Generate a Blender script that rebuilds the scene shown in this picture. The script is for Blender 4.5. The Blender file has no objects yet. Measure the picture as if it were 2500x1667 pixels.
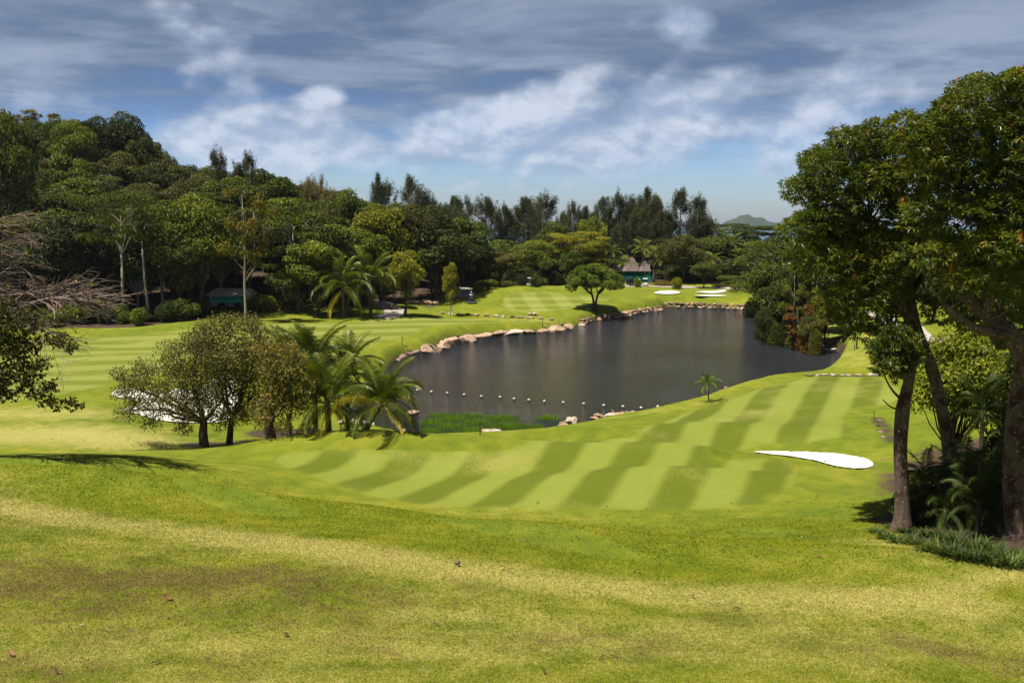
import bpy, bmesh, math, random
import numpy as np
from mathutils import Vector, Matrix, geometry
R = math.radians
sc = bpy.context.scene
COL = sc.collection
rng = np.random.default_rng(7)
random.seed(7)

# ------------------------------------------------------------------ camera geometry
F, CX, CY, CAMZ = 2200.0, 1250.0, 833.5, 15.5
PITCH = math.atan((CY-545.0)/F)
cP, sP = math.cos(PITCH), math.sin(PITCH)
def ray(px, py):
    a, b = (px-CX)/F, (CY-py)/F
    return Vector((a, cP+b*sP, -sP+b*cP))
def atz(px, py, z):
    r = ray(px, py); t = (z-CAMZ)/r.z
    return Vector((r.x*t, r.y*t, z))
def atd(px, py, d):
    r = ray(px, py); t = d/r.y
    return Vector((r.x*t, d, CAMZ+r.z*t))

# ------------------------------------------------------------------ lake outline and terrain height
LAKE_PX = [(973,874),(1000,864),(1050,857),(1072,846),(1110,830),(1180,822),(1240,817),(1285,815),(1350,808),
 (1400,798),(1432,791),(1442,785),(1470,779),(1510,774),(1560,765),(1618,757),(1624,751),(1700,751),(1770,753),(1845,755),
 (1862,775),(1870,800),(1910,815),(1960,826),(2000,842),(2035,852),(2062,868),(2050,884),(2032,900),(2008,912),(1985,919),
 (1900,926),(1850,933),(1795,950),(1760,962),(1700,985),(1620,1000),(1560,1011),(1500,1017),(1450,1026),(1400,1042),
 (1350,1053),(1250,1064),(1160,1070),(1080,1072),(1020,1062),(985,1050),(940,1040),(880,1030),(850,1015),(880,985),(925,960),(945,925),(955,895)]
LAKE = np.array([atz(px,py,0)[:2] for px,py in LAKE_PX])
def poly_sd(P, poly):
    P = np.atleast_2d(P)
    n = len(poly); dmin = np.full(len(P), 1e9); inside = np.zeros(len(P), bool)
    for i in range(n):
        a, b = poly[i], poly[(i+1) % n]
        ab = b-a; ap = P-a
        t = np.clip((ap@ab)/(ab@ab+1e-12), 0, 1)
        d = np.hypot(*(ap-t[:,None]*ab).T)
        dmin = np.minimum(dmin, d)
        c = ((a[1] > P[:,1]) != (b[1] > P[:,1]))
        with np.errstate(divide='ignore', invalid='ignore'):
            xi = (b[0]-a[0])*(P[:,1]-a[1])/(b[1]-a[1]+1e-15)+a[0]
        inside ^= (c & (P[:,0] < xi))
    return np.where(inside, -dmin, dmin)

ctrl_px = [(-400,1667,8.3),(0,1667,8.2),(600,1667,8.0),(1250,1667,7.9),(1900,1667,7.5),(2500,1667,7.1),(2900,1667,6.9),
 (0,1450,7.3),(600,1450,7.1),(1250,1450,6.8),(1900,1450,6.3),(2500,1450,6.0),
 (-300,1300,6.6),(0,1300,6.3),(600,1300,5.9),(1250,1340,5.6),(1900,1380,5.2),(2500,1340,4.9),(2800,1340,5),
 (-200,1180,5.2),(0,1180,4.9),(350,1195,4.5),(0,1140,3.8),(0,1105,2.6),(300,1130,2.8),(350,1165,3.5),
 (700,1230,3.2),(1250,1290,3.2),(1600,1330,3.5),(1250,1243,2.3),(1500,1247,2.2),(1850,1243,2.3),(2100,1250,2.8),(2220,1290,4.0),(2420,1290,4.2),
 (700,1160,2.1),(1000,1150,1.9),(1400,1150,1.8),(1800,1150,1.6),(2000,1150,1.8),(2300,1150,2.8),(2700,1200,3.6),
 (450,1120,2.4),(700,1100,2.4),(900,1080,2.5),(1000,1078,2.3),(1150,1075,1.8),(1320,1062,1.2),
 (1500,1085,1.7),(1600,1040,1.2),(1600,1008,.8),(1850,1000,1.6),(1850,950,1.2),(2000,1000,1.7),(2100,1080,2.0),(2000,930,1.4),(2130,930,1.6),(2250,1000,2.3),
 (2100,880,1.5),(2080,800,3.3),(2160,790,4.0),(2400,900,4.0),(2500,1000,4.0),(2400,1110,3.4),
 (0,1050,2.2),(250,1050,2.0),(500,1075,1.4),(700,1060,1.0),(0,950,1.8),(500,950,1.5),(750,950,1.2),(0,880,1.6),(500,850,1.4),(0,812,2.0),(450,792,2.2),
 (800,780,1.9),(850,870,1.2),(950,780,1.8),(1000,762,2.1),(1150,790,1.5),(1300,785,1.3),(1400,778,1.1),(940,1075,.7),(850,1075,.8),
 (1150,745,2.3),(1200,708,3.6),(1270,699,4.3),(1330,707,3.5),(1380,701,3.9),(1440,707,3.2),(1300,730,2.7),(1450,757,1.5),(1300,762,1.5),(1100,766,1.5),
 (1550,720,2.2),(1700,725,1.9),(1650,700,2.0),(1900,708,1.9),(1700,742,1.5),(1840,742,1.5),(1560,745,1.5)]
ctrl = [tuple(atz(a,b,c)) for a,b,c in ctrl_px]
ctrl += [(0,0,13.9),(-15,0,13.9),(15,0,13.6),(0,-10,14.3),(-30,-10,14.5),(30,-10,14),(0,4,12.4),(-10,5,12.0),(10,5,11.7),(0,9,9.9),(-25,10,10.6),(25,10,9.4),
 (60,20,7),(70,60,6),(80,100,7),(90,150,6),(-60,20,9),(-70,60,4),(-80,90,2.6),
 (-130,190,26),(-108,190,25),(-85,187,22),(-60,182,14),(-38,176,9),(-25,170,5.5),(-12,178,3.6),
 (-75,140,6),(-100,150,13),(-60,150,6.5),(-40,150,4.6),(-25,150,3.2),(-130,150,16),(-110,122,6),(-170,150,17),(-120,240,24),(-60,240,11),(-20,240,4),
 (-200,240,24),(20,240,3),(80,240,3),(140,240,3),(55,130,1.2),(48,115,.6),(60,112,3),(30,330,1),(-90,330,5),(120,330,1),(0,400,-9),(-150,400,-9),(160,400,-9),(-240,460,-14),(0,460,-14),(240,460,-14),(220,240,3),(160,120,8)]
ctrl = np.array(ctrl)
# shore ring points a little outside the water
cen = LAKE.mean(0)
S = 60.0
def _phi(d2):
    return 0.5*d2*np.log(d2+1e-9)
A = ctrl[:,:2]/S
n = len(A)
K = _phi(((A[:,None]-A[None])**2).sum(-1)) + np.eye(n)*1e-4
Pm = np.c_[np.ones(n), A]
M = np.block([[K,Pm],[Pm.T,np.zeros((3,3))]])
sol = np.linalg.solve(M, np.r_[ctrl[:,2],0,0,0])
# gentle man-made swells of the fairway: (px, py, z guess, height, sigma along x, sigma along y)
BUMPS = []
# crest of the near bank, rolling down from the left to the right
for px,py,zg,h in [(-250,1150,5.0,.35),(0,1172,4.8,.42),(300,1195,4.4,.5),(600,1228,4.2,.55),(900,1262,4.3,.55),(1200,1302,4.6,.55),(1500,1342,4.7,.5),(1800,1378,4.8,.4),(2100,1395,5.0,.25)]:
    p = atz(px,py,zg); BUMPS.append((p.x,p.y,h,3.2,1.5))
for px,py,zg,h,sx,sy in [(930,1112,2.0,.75,6,1.7),(1330,1130,1.8,.95,5.5,1.5),(1680,1128,1.7,.85,3.4,1.3),(1740,1185,1.8,.9,4.2,1.4),(1450,1195,2.0,.5,3.5,1.6),(1500,1200,2,.2,4,2),
     (1380,1085,1.5,.75,4,1.4),(1640,1078,1.3,.75,3.5,1.4),(1700,1035,1.4,.3,4,2),(1560,1100,1.5,.5,2.5,1.2),(1800,1062,1.4,.4,3,1.5),(800,1105,2.3,.25,5,2),(1950,965,1.5,.35,4,3),
     (250,1140,3.2,.5,9,2.2),(600,1165,2.6,.3,7,2),(1180,1085,1.7,.35,4,1.4),(1900,1065,1.7,.3,4,1.6),(2020,1075,1.8,.25,3,2),
     (300,880,1.5,.3,16,5),(700,800,1.6,.3,12,4),(1260,722,3,.35,4,3),(1400,715,3,.4,4,3),(1480,722,2,.3,5,4)]:
    p = atz(px,py,zg); BUMPS.append((p.x,p.y,h,sx,sy))
BUNK_PX = {
 'front': [(1838,1104),(1880,1102),(1940,1103),(2000,1105),(2050,1109),(2100,1117),(2126,1126),(2131,1136),(2118,1143),(2085,1144),(2040,1138),(1990,1124),(1930,1114),(1880,1109)],
 'left': [(273,961),(287,951),(320,949),(360,955),(400,960),(425,950),(470,950),(505,938),(525,922),(555,915),(575,928),(582,960),(575,1000),(560,1026),(500,1033),(440,1031),(385,1026),(330,1010),(303,1000),(330,992),(345,982),(318,973),(285,970)],
 'fa': [(1597,717),(1606,713),(1622,711),(1645,711.5),(1661,715),(1650,718.5),(1620,719.5)],
 'fb': [(1698,714),(1712,713),(1740,711.5),(1762,709.5),(1773,711),(1765,715),(1740,717.3),(1715,716)],
 'fc': [(1694,723),(1710,722.5),(1735,721),(1760,722),(1775,723.5),(1740,725),(1710,724.5)],
}
BUNK = {}
def _raw(x, y):
    x = np.atleast_1d(np.asarray(x, float)); y = np.atleast_1d(np.asarray(y, float))
    out = np.empty(len(x))
    for i in range(0, len(x), 20000):
        q = np.c_[x[i:i+20000], y[i:i+20000]]/S
        kk = _phi(((q[:,None]-A[None])**2).sum(-1))
        out[i:i+20000] = kk@sol[:n] + sol[n] + q@sol[n+1:]
    for bx,by,h,sx,sy in BUMPS:
        out += h*np.exp(-((x-bx)/sx)**2/2-((y-by)/sy)**2/2)
    return out
def gz(x, y):
    sca = np.ndim(x) == 0
    x = np.atleast_1d(np.asarray(x, float)); y = np.atleast_1d(np.asarray(y, float))
    z = _raw(x, y)
    near = (y > 45) & (y < 200) & (np.abs(x) < 90)
    z = np.where(near, np.maximum(z, .35), z)
    z += .05*np.sin(x*.55+1.3*np.sin(y*.31))*np.sin(y*.47+x*.11)
    if near.any():
        sd = poly_sd(np.c_[x[near], y[near]], LAKE)
        t = np.clip((sd+.8)/2.2, 0, 1); t = t*t*(3-2*t)
        z[near] = -0.9*(1-t) + z[near]*t
    for nm, (poly, dep) in BUNK.items():
        bb = (x > poly[:,0].min()-2) & (x < poly[:,0].max()+2) & (y > poly[:,1].min()-2) & (y < poly[:,1].max()+2)
        if bb.any():
            sd = poly_sd(np.c_[x[bb], y[bb]], poly)
            t = np.clip(-sd/.9+.1, 0, 1); t = t*t*(3-2*t)
            z[bb] -= dep*t
    return float(z[0]) if sca else z
def on(px, py, dmin=11):
    """first ground point seen through a pixel (used only to read positions off the photo)"""
    r = ray(px, py)
    ds = dmin*np.power(1.004, np.arange(0, 950))
    t = ds/r.y
    zz = CAMZ+r.z*t; g = gz(r.x*t, ds)
    k = np.argmax(zz < g)
    if zz[k] >= g[k]: k = len(ds)-1
    if k > 0:
        a = (zz[k-1]-g[k-1]); b = (g[k]-zz[k]); f = a/(a+b+1e-9)
        d = ds[k-1]+(ds[k]-ds[k-1])*f
    else: d = ds[0]
    tt = d/r.y
    return Vector((r.x*tt, d, gz(r.x*tt, d)))
for k, dep in (('front',.38),('left',.4),('fa',.08),('fb',.08),('fc',.05)):
    pl = np.array([on(a,b)[:2] for a,b in BUNK_PX[k]])
    BUNK[k] = (pl, dep)

# ------------------------------------------------------------------ mesh helpers
def np_mesh(name, V, Fc, attrs=None, smooth=False):
    """V (n,3), Fc list of equally sized faces as (m,k) array"""
    me = bpy.data.meshes.new(name)
    V = np.asarray(V, np.float32); Fc = np.asarray(Fc, np.int32)
    m, k = Fc.shape
    me.vertices.add(len(V)); me.vertices.foreach_set('co', V.ravel())
    me.loops.add(m*k); me.loops.foreach_set('vertex_index', Fc.ravel())
    me.polygons.add(m)
    me.polygons.foreach_set('loop_start', np.arange(0, m*k, k, dtype=np.int32))
    if attrs:
        for a, v in attrs.items():
            at = me.attributes.new(a, 'FLOAT', 'POINT'); at.data.foreach_set('value', np.asarray(v, np.float32))
    me.update(calc_edges=True)
    me.polygons.foreach_set('use_smooth', np.full(m, smooth))
    me.update()
    return me
def link(name, me, mat=None, parent=None, loc=None):
    o = bpy.data.objects.new(name, me); COL.objects.link(o)
    if mat and not me.materials: me.materials.append(mat)
    if parent is not None: o.parent = parent
    if loc is not None: o.location = loc
    return o
def tag(o, label, cat, group=None):
    o['label'] = label; o['category'] = cat
    if group: o['group'] = group
    return o
def struct(o, kind='structure', label=None):
    o['kind'] = kind
    if label: o['label'] = label
    return o
def empty(name, loc, rz=0, sc_=None):
    o = bpy.data.objects.new(name, None); COL.objects.link(o)
    o.location = loc; o.rotation_euler = (0,0,rz); o.empty_display_size = .2
    if sc_ is not None: o.scale = sc_
    return o
class MB:
    """collects verts and faces"""
    def __init__(s): s.v = []; s.f = []
    def add(s, vs, fs):
        b = len(s.v); s.v += [tuple(v) for v in vs]; s.f += [tuple(i+b for i in f) for f in fs]
    def box(s, c, d, rz=0, taper=1.0):
        cx,cy,cz = c; dx,dy,dz = d[0]/2,d[1]/2,d[2]/2
        vs = []
        for z,t in ((-dz,1),(dz,taper)):
            for x,y in ((-dx,-dy),(dx,-dy),(dx,dy),(-dx,dy)):
                X,Y = x*t,y*t
                vs.append((cx+X*math.cos(rz)-Y*math.sin(rz), cy+X*math.sin(rz)+Y*math.cos(rz), cz+z))
        s.add(vs, [(3,2,1,0),(4,5,6,7),(0,1,5,4),(1,2,6,5),(2,3,7,6),(3,0,4,7)])
    def tube(s, pts, rad, n=6, cap=True):
        pts = [Vector(p) for p in pts]
        if len(pts) < 2: return
        rings = []
        ref = Vector((0.31,0.17,1)).normalized()
        t0 = (pts[1]-pts[0]).normalized()
        u = t0.cross(ref)
        if u.length < .05: u = t0.cross(Vector((1,0,0)))
        u.normalize()
        base = len(s.v)
        for i,p in enumerate(pts):
            t = (pts[min(i+1,len(pts)-1)]-pts[max(i-1,0)])
            if t.length < 1e-6: t = t0
            t.normalize()
            u = (u-t*u.dot(t)); u.normalize(); w = t.cross(u)
            r = rad[i] if hasattr(rad,'__len__') else rad
            for k in range(n):
                a = 2*math.pi*k/n
                s.v.append(tuple(p+(u*math.cos(a)+w*math.sin(a))*r))
        for i in range(len(pts)-1):
            for k in range(n):
                a = base+i*n+k; b = base+i*n+(k+1)%n
                s.f.append((a,b,b+n,a+n))
        if cap:
            s.f.append(tuple(base+k for k in range(n))[::-1]); s.f.append(tuple(base+(len(pts)-1)*n+k for k in range(n)))
    def mesh(s, name, smooth=True):
        me = bpy.data.meshes.new(name); me.from_pydata(s.v, [], s.f); me.update()
        me.polygons.foreach_set('use_smooth', [smooth]*len(me.polygons))
        return me

def leaves(name, pos, axis, nrm, L, Wd, tint, fold=.25, wpos=.45):
    """one folded rhomb per leaf"""
    pos = np.asarray(pos); N = len(pos)
    axis = axis/np.linalg.norm(axis, axis=1, keepdims=True)
    side = np.cross(nrm, axis); ln = np.linalg.norm(side, axis=1, keepdims=True)
    side = side/np.maximum(ln, 1e-4)
    up = np.cross(axis, side)
    L = np.broadcast_to(L, N)[:,None]; Wd = np.broadcast_to(Wd, N)[:,None]
    V = np.empty((N,4,3))
    V[:,0] = pos
    mid = pos+axis*L*wpos
    V[:,1] = mid+side*Wd/2+up*Wd*fold
    V[:,2] = pos+axis*L - up*L*.12
    V[:,3] = mid-side*Wd/2+up*Wd*fold
    Fc = np.arange(4*N).reshape(N,4)
    return np_mesh(name, V.reshape(-1,3), Fc, {'tint': np.repeat(tint, 4)})

def rdirs(N, up=0.0, r=rng):
    d = r.normal(size=(N,3)); d /= np.linalg.norm(d, axis=1, keepdims=True)
    d[:,2] += up; d /= np.linalg.norm(d, axis=1, keepdims=True)
    return d

# ------------------------------------------------------------------ materials
def newmat(name):
    m = bpy.data.materials.new(name); m.use_nodes = True
    nt = m.node_tree; nt.nodes.clear()
    out = nt.nodes.new('ShaderNodeOutputMaterial')
    return m, nt, out
def N(nt, t, **kw):
    nd = nt.nodes.new(t)
    for k, v in kw.items():
        if k in nd.inputs.keys() if isinstance(k, str) else False: nd.inputs[k].default_value = v
        else: setattr(nd, k, v)
    return nd
def ramp(nt, stops, fac, interp='LINEAR'):
    r = nt.nodes.new('ShaderNodeValToRGB'); r.color_ramp.interpolation = interp
    e = r.color_ramp.elements
    while len(e) < len(stops): e.new(.5)
    for i,(p,c) in enumerate(stops):
        e[i].position = p; e[i].color = (*c, 1) if len(c) == 3 else c
    nt.links.new(fac, r.inputs[0]); return r.outputs[0]
def math_(nt, op, a, b=None, c=None, clamp=False):
    nd = nt.nodes.new('ShaderNodeMath'); nd.operation = op; nd.use_clamp = clamp
    for i, v in enumerate((a,b,c)):
        if v is None: continue
        if isinstance(v, (int,float)): nd.inputs[i].default_value = v
        else: nt.links.new(v, nd.inputs[i])
    return nd.outputs[0]
def mix(nt, fac, a, b, mode='MIX'):
    nd = nt.nodes.new('ShaderNodeMix'); nd.data_type = 'RGBA'; nd.blend_type = mode; nd.clamp_factor = True
    for s, v in ((0,fac),(6,a),(7,b)):
        if isinstance(v, (int,float)): nd.inputs[s].default_value = v
        elif isinstance(v, tuple): nd.inputs[s].default_value = (*v,1)
        else: nt.links.new(v, nd.inputs[s])
    return nd.outputs[2]
def noise_(nt, vec, scale, detail=3, rough=.55, dist=0):
    nd = nt.nodes.new('ShaderNodeTexNoise'); nd.inputs['Scale'].default_value = scale
    nd.inputs['Detail'].default_value = detail; nd.inputs['Roughness'].default_value = rough; nd.inputs['Distortion'].default_value = dist
    if vec is not None: nt.links.new(vec, nd.inputs['Vector'])
    return nd.outputs[0]
def mapr(nt, v, a, b, c=0, d=1, smooth=True):
    nd = nt.nodes.new('ShaderNodeMapRange')
    if smooth: nd.interpolation_type = 'SMOOTHSTEP'
    nt.links.new(v, nd.inputs[0])
    for i, x in enumerate((a,b,c,d)): nd.inputs[i+1].default_value = x
    return nd.outputs[0]
def attr(nt, name):
    nd = nt.nodes.new('ShaderNodeAttribute'); nd.attribute_name = name; return nd.outputs['Fac']
def wpos(nt):
    return nt.nodes.new('ShaderNodeNewGeometry').outputs['Position']
def vscale(nt, v, s):
    nd = nt.nodes.new('ShaderNodeVectorMath'); nd.operation = 'MULTIPLY'; nt.links.new(v, nd.inputs[0]); nd.inputs[1].default_value = s
    return nd.outputs[0]
def bump(nt, h, dist=.02, strength=.6):
    nd = nt.nodes.new('ShaderNodeBump'); nd.inputs['Distance'].default_value = dist; nd.inputs['Strength'].default_value = strength
    nt.links.new(h, nd.inputs['Height']); return nd.outputs[0]
def princ(nt, out, col, rough=.8, spec=.3, normal=None, **kw):
    p = nt.nodes.new('ShaderNodeBsdfPrincipled')
    if isinstance(col, tuple): p.inputs['Base Color'].default_value = (*col,1)
    else: nt.links.new(col, p.inputs['Base Color'])
    if isinstance(rough, (int,float)): p.inputs['Roughness'].default_value = rough
    else: nt.links.new(rough, p.inputs['Roughness'])
    p.inputs['Specular IOR Level'].default_value = spec
    for k,v in kw.items(): p.inputs[k].default_value = v
    if normal is not None: nt.links.new(normal, p.inputs['Normal'])
    nt.links.new(p.outputs[0], out.inputs[0]); return p

def leaf_mat(name, stops, transl=.3, rough=.5, spec=.25, vary=.25, clump=.12, cs=1.1, gain=None):
    m, nt, out = newmat(name)
    t = attr(nt, 'tint')
    oi = nt.nodes.new('ShaderNodeObjectInfo').outputs['Random']
    t = math_(nt, 'ADD', t, math_(nt, 'MULTIPLY', math_(nt, 'SUBTRACT', oi, .5), vary))
    nz = noise_(nt, wpos(nt), cs, 3)
    t = math_(nt, 'ADD', t, math_(nt, 'MULTIPLY', math_(nt, 'SUBTRACT', nz, .5), clump*4), clamp=True)
    g_ = (1.55,1.38,1.0) if gain is None else gain
    c = ramp(nt, [(q,(a*g_[0],b*g_[1],d*g_[2])) for q,(a,b,d) in stops], t)
    p = nt.nodes.new('ShaderNodeBsdfPrincipled'); nt.links.new(c, p.inputs['Base Color'])
    p.inputs['Roughness'].default_value = rough; p.inputs['Specular IOR Level'].default_value = spec
    tr = nt.nodes.new('ShaderNodeBsdfTranslucent')
    nt.links.new(mix(nt, 1, c, (1.0,.95,.35), 'MULTIPLY'), tr.inputs[0])
    ms = nt.nodes.new('ShaderNodeMixShader'); ms.inputs[0].default_value = transl
    nt.links.new(p.outputs[0], ms.inputs[1]); nt.links.new(tr.outputs[0], ms.inputs[2]); nt.links.new(ms.outputs[0], out.inputs[0])
    return m
L_ = {}
L_['dark'] = leaf_mat('dark leaves', [(0,(.008,.016,.004)),(.5,(.021,.036,.006)),(.85,(.055,.076,.011)),(1,(.11,.12,.018))])
L_['mid'] = leaf_mat('mid green leaves', [(0,(.014,.028,.005)),(.4,(.032,.056,.007)),(.8,(.09,.125,.013)),(1,(.17,.19,.03))])
L_['lime'] = leaf_mat('bright green leaves', [(0,(.022,.042,.005)),(.5,(.075,.11,.009)),(.85,(.16,.20,.014)),(1,(.25,.26,.03))])
L_['yellow'] = leaf_mat('yellow green leaves', [(0,(.05,.07,.006)),(.5,(.13,.155,.012)),(.85,(.23,.22,.015)),(1,(.33,.25,.03))])
L_['olive'] = leaf_mat('olive leaves', [(0,(.018,.022,.006)),(.5,(.06,.07,.014)),(.85,(.10,.105,.022)),(1,(.16,.14,.04))])
L_['orange'] = leaf_mat('olive and orange leaves', [(0,(.03,.045,.007)),(.5,(.08,.09,.012)),(.8,(.14,.115,.016)),(1,(.24,.12,.025))])
L_['casu'] = leaf_mat('grey olive needles', [(0,(.022,.034,.014)),(.5,(.046,.060,.028)),(.85,(.085,.092,.048)),(1,(.12,.11,.07))], transl=.3, rough=.8)
L_['beige'] = leaf_mat('dry beige needles', [(0,(.09,.085,.04)),(.5,(.17,.15,.08)),(1,(.28,.23,.13))], transl=.2, rough=.8)
L_['red'] = leaf_mat('red leaves', [(0,(.05,.05,.012)),(.5,(.10,.065,.015)),(.8,(.17,.06,.02)),(1,(.34,.06,.02))])
L_['mango'] = leaf_mat('mango leaves', [(0,(.025,.042,.005)),(.38,(.065,.092,.009)),(.7,(.12,.14,.015)),(.9,(.21,.20,.022)),(1,(.30,.25,.04))], transl=.38, rough=.38, spec=.45, clump=.22, cs=.5, gain=(1.12,1.18,1.0))
L_['blossom'] = leaf_mat('orange blossom', [(0,(.30,.14,.02)),(.6,(.45,.17,.02)),(1,(.5,.26,.05))], rough=.8)
L_['scrub'] = leaf_mat('dry leaved foliage', [(0,(.035,.042,.008)),(.45,(.095,.10,.016)),(.78,(.15,.145,.025)),(.88,(.26,.19,.02)),(1,(.48,.24,.02))], transl=.25, spec=.4, clump=.1)
L_['palm'] = leaf_mat('palm leaflets', [(0,(.020,.040,.006)),(.45,(.052,.085,.011)),(.8,(.13,.15,.017)),(1,(.30,.26,.03))], transl=.35, rough=.4, spec=.45, clump=.05)
L_['palmy'] = leaf_mat('yellow palm leaflets', [(0,(.10,.12,.01)),(.5,(.24,.23,.02)),(1,(.45,.34,.03))], transl=.35, rough=.45)
L_['reed'] = leaf_mat('reed blades', [(0,(.09,.17,.008)),(.5,(.17,.31,.015)),(1,(.25,.40,.03))], transl=.5, gain=(1,1,1))
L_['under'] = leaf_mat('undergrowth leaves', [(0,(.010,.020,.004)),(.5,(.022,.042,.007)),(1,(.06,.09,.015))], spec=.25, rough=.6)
L_['darkleaf'] = leaf_mat('dusky leaves', [(0,(.018,.022,.006)),(.5,(.04,.046,.010)),(.9,(.08,.08,.016)),(1,(.2,.15,.03))], transl=.2, spec=.2)

def bark_mat(name, a, b, c=None, scale=3.0, lichen=0):
    m, nt, out = newmat(name)
    tc = nt.nodes.new('ShaderNodeTexCoord').outputs['Object']
    v = vscale(nt, tc, (1,1,.25))
    n1 = noise_(nt, v, scale*2.5, 6, .65); n2 = noise_(nt, tc, scale*.7, 4)
    col = ramp(nt, [(.3,a),(.7,b)], n1)
    if c: col = mix(nt, mapr(nt, n2, .5, .62), col, c)
    if lichen:
        n3 = noise_(nt, tc, scale*4, 5, .7)
        col = mix(nt, math_(nt,'MULTIPLY',mapr(nt, n3, .58, .66),lichen), col, (.34,.33,.28))
    princ(nt, out, col, .9, .2, bump(nt, n1, .06, .8)); return m
B_ = {'grey': bark_mat('grey bark', (.10,.085,.07),(.26,.22,.18)),
      'brown': bark_mat('brown bark', (.035,.025,.018),(.11,.08,.055)),
      'pale': bark_mat('pale bark', (.20,.17,.13),(.40,.34,.27)),
      'mango': bark_mat('lichened bark', (.05,.034,.026),(.16,.115,.085),(.05,.022,.016), 2.2, .8),
      'twig': bark_mat('bare twig bark', (.115,.08,.065),(.28,.205,.165)),
      'palm': bark_mat('palm trunk', (.05,.04,.028),(.15,.12,.085))}

def turf(nt, fine=True):
    """colours of the rough: green, dry straw, thatch brown; returns colour and bump height"""
    P = wpos(nt)
    big = noise_(nt, P, .16, 4, .6); med = noise_(nt, P, .9, 4, .6); sm = noise_(nt, P, 9.0, 4, .7); fi = noise_(nt, P, 46.0, 3, .7)
    patch = noise_(nt, P, .35, 3, .5, .6)
    dry = attr(nt, 'dry'); brown = attr(nt, 'brown'); soil = attr(nt, 'soil')
    g = ramp(nt, [(.3,(.080,.115,.006)),(.5,(.148,.175,.010)),(.68,(.235,.23,.020))], math_(nt,'ADD',math_(nt,'MULTIPLY',big,.5),math_(nt,'MULTIPLY',med,.5)))
    straw = ramp(nt, [(.3,(.24,.235,.05)),(.55,(.35,.315,.09)),(.75,(.46,.39,.15))], sm)
    f = math_(nt,'ADD', math_(nt,'MULTIPLY',dry,1.0), math_(nt,'MULTIPLY',math_(nt,'SUBTRACT',med,.5),.7))
    f = math_(nt,'ADD', f, math_(nt,'MULTIPLY',math_(nt,'SUBTRACT',sm,.5),.9))
    f = mapr(nt, f, .1, .85)
    g = mix(nt, mapr(nt, dry, -.02, -.22), g, ramp(nt, [(.35,(.095,.135,.007)),(.65,(.155,.185,.012))], med))
    c = mix(nt, f, g, straw)
    # thatch and bare flecks
    mottle = noise_(nt, P, 1.7, 5, .7, .8)
    fb = math_(nt,'ADD', math_(nt,'MULTIPLY',brown,.16), math_(nt,'ADD', math_(nt,'MULTIPLY',sm,.5), math_(nt,'MULTIPLY',mottle,.45)))
    fb = math_(nt,'ADD', fb, math_(nt,'MULTIPLY',math_(nt,'SUBTRACT',patch,.5),.5))
    c = mix(nt, math_(nt,'MULTIPLY',mapr(nt, fb, .55, .74),.72), c, (.125,.08,.035))
    # blade sized flecks of light and dark growth
    c = mix(nt, .55, c, ramp(nt, [(.3,(.45,.42,.35)),(.5,(1,1,1)),(.7,(1.1,1.08,1.1))], fi), 'MULTIPLY')
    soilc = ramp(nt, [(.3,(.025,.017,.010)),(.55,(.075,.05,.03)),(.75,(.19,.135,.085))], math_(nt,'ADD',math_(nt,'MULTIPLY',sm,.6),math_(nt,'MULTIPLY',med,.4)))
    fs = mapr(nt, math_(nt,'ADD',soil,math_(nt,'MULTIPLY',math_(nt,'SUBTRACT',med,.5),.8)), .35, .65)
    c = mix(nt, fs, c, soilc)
    h = math_(nt,'ADD', math_(nt,'MULTIPLY',sm,.7), math_(nt,'MULTIPLY',fi,.6))
    return c, h
m, nt, out = newmat('rough turf'); c, h = turf(nt); princ(nt, out, c, .9, .15, bump(nt, h, .05, .7)); M_ground = m
m, nt, out = newmat('turf blades'); c, h = turf(nt)
tn = attr(nt, 'tint')
c = mix(nt, 1.0, c, ramp(nt, [(0,(.75,.78,.7)),(.5,(1.2,1.18,1.15)),(.85,(1.55,1.45,1.4)),(1,(2.0,1.7,1.9))], tn), 'MULTIPLY')
p = nt.nodes.new('ShaderNodeBsdfDiffuse'); nt.links.new(c, p.inputs[0]); tr = nt.nodes.new('ShaderNodeBsdfTranslucent'); nt.links.new(c, tr.inputs[0])
ms = nt.nodes.new('ShaderNodeMixShader'); ms.inputs[0].default_value = .35
nt.links.new(p.outputs[0], ms.inputs[1]); nt.links.new(tr.outputs[0], ms.inputs[2]); nt.links.new(ms.outputs[0], out.inputs[0]); M_blade = m

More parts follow.
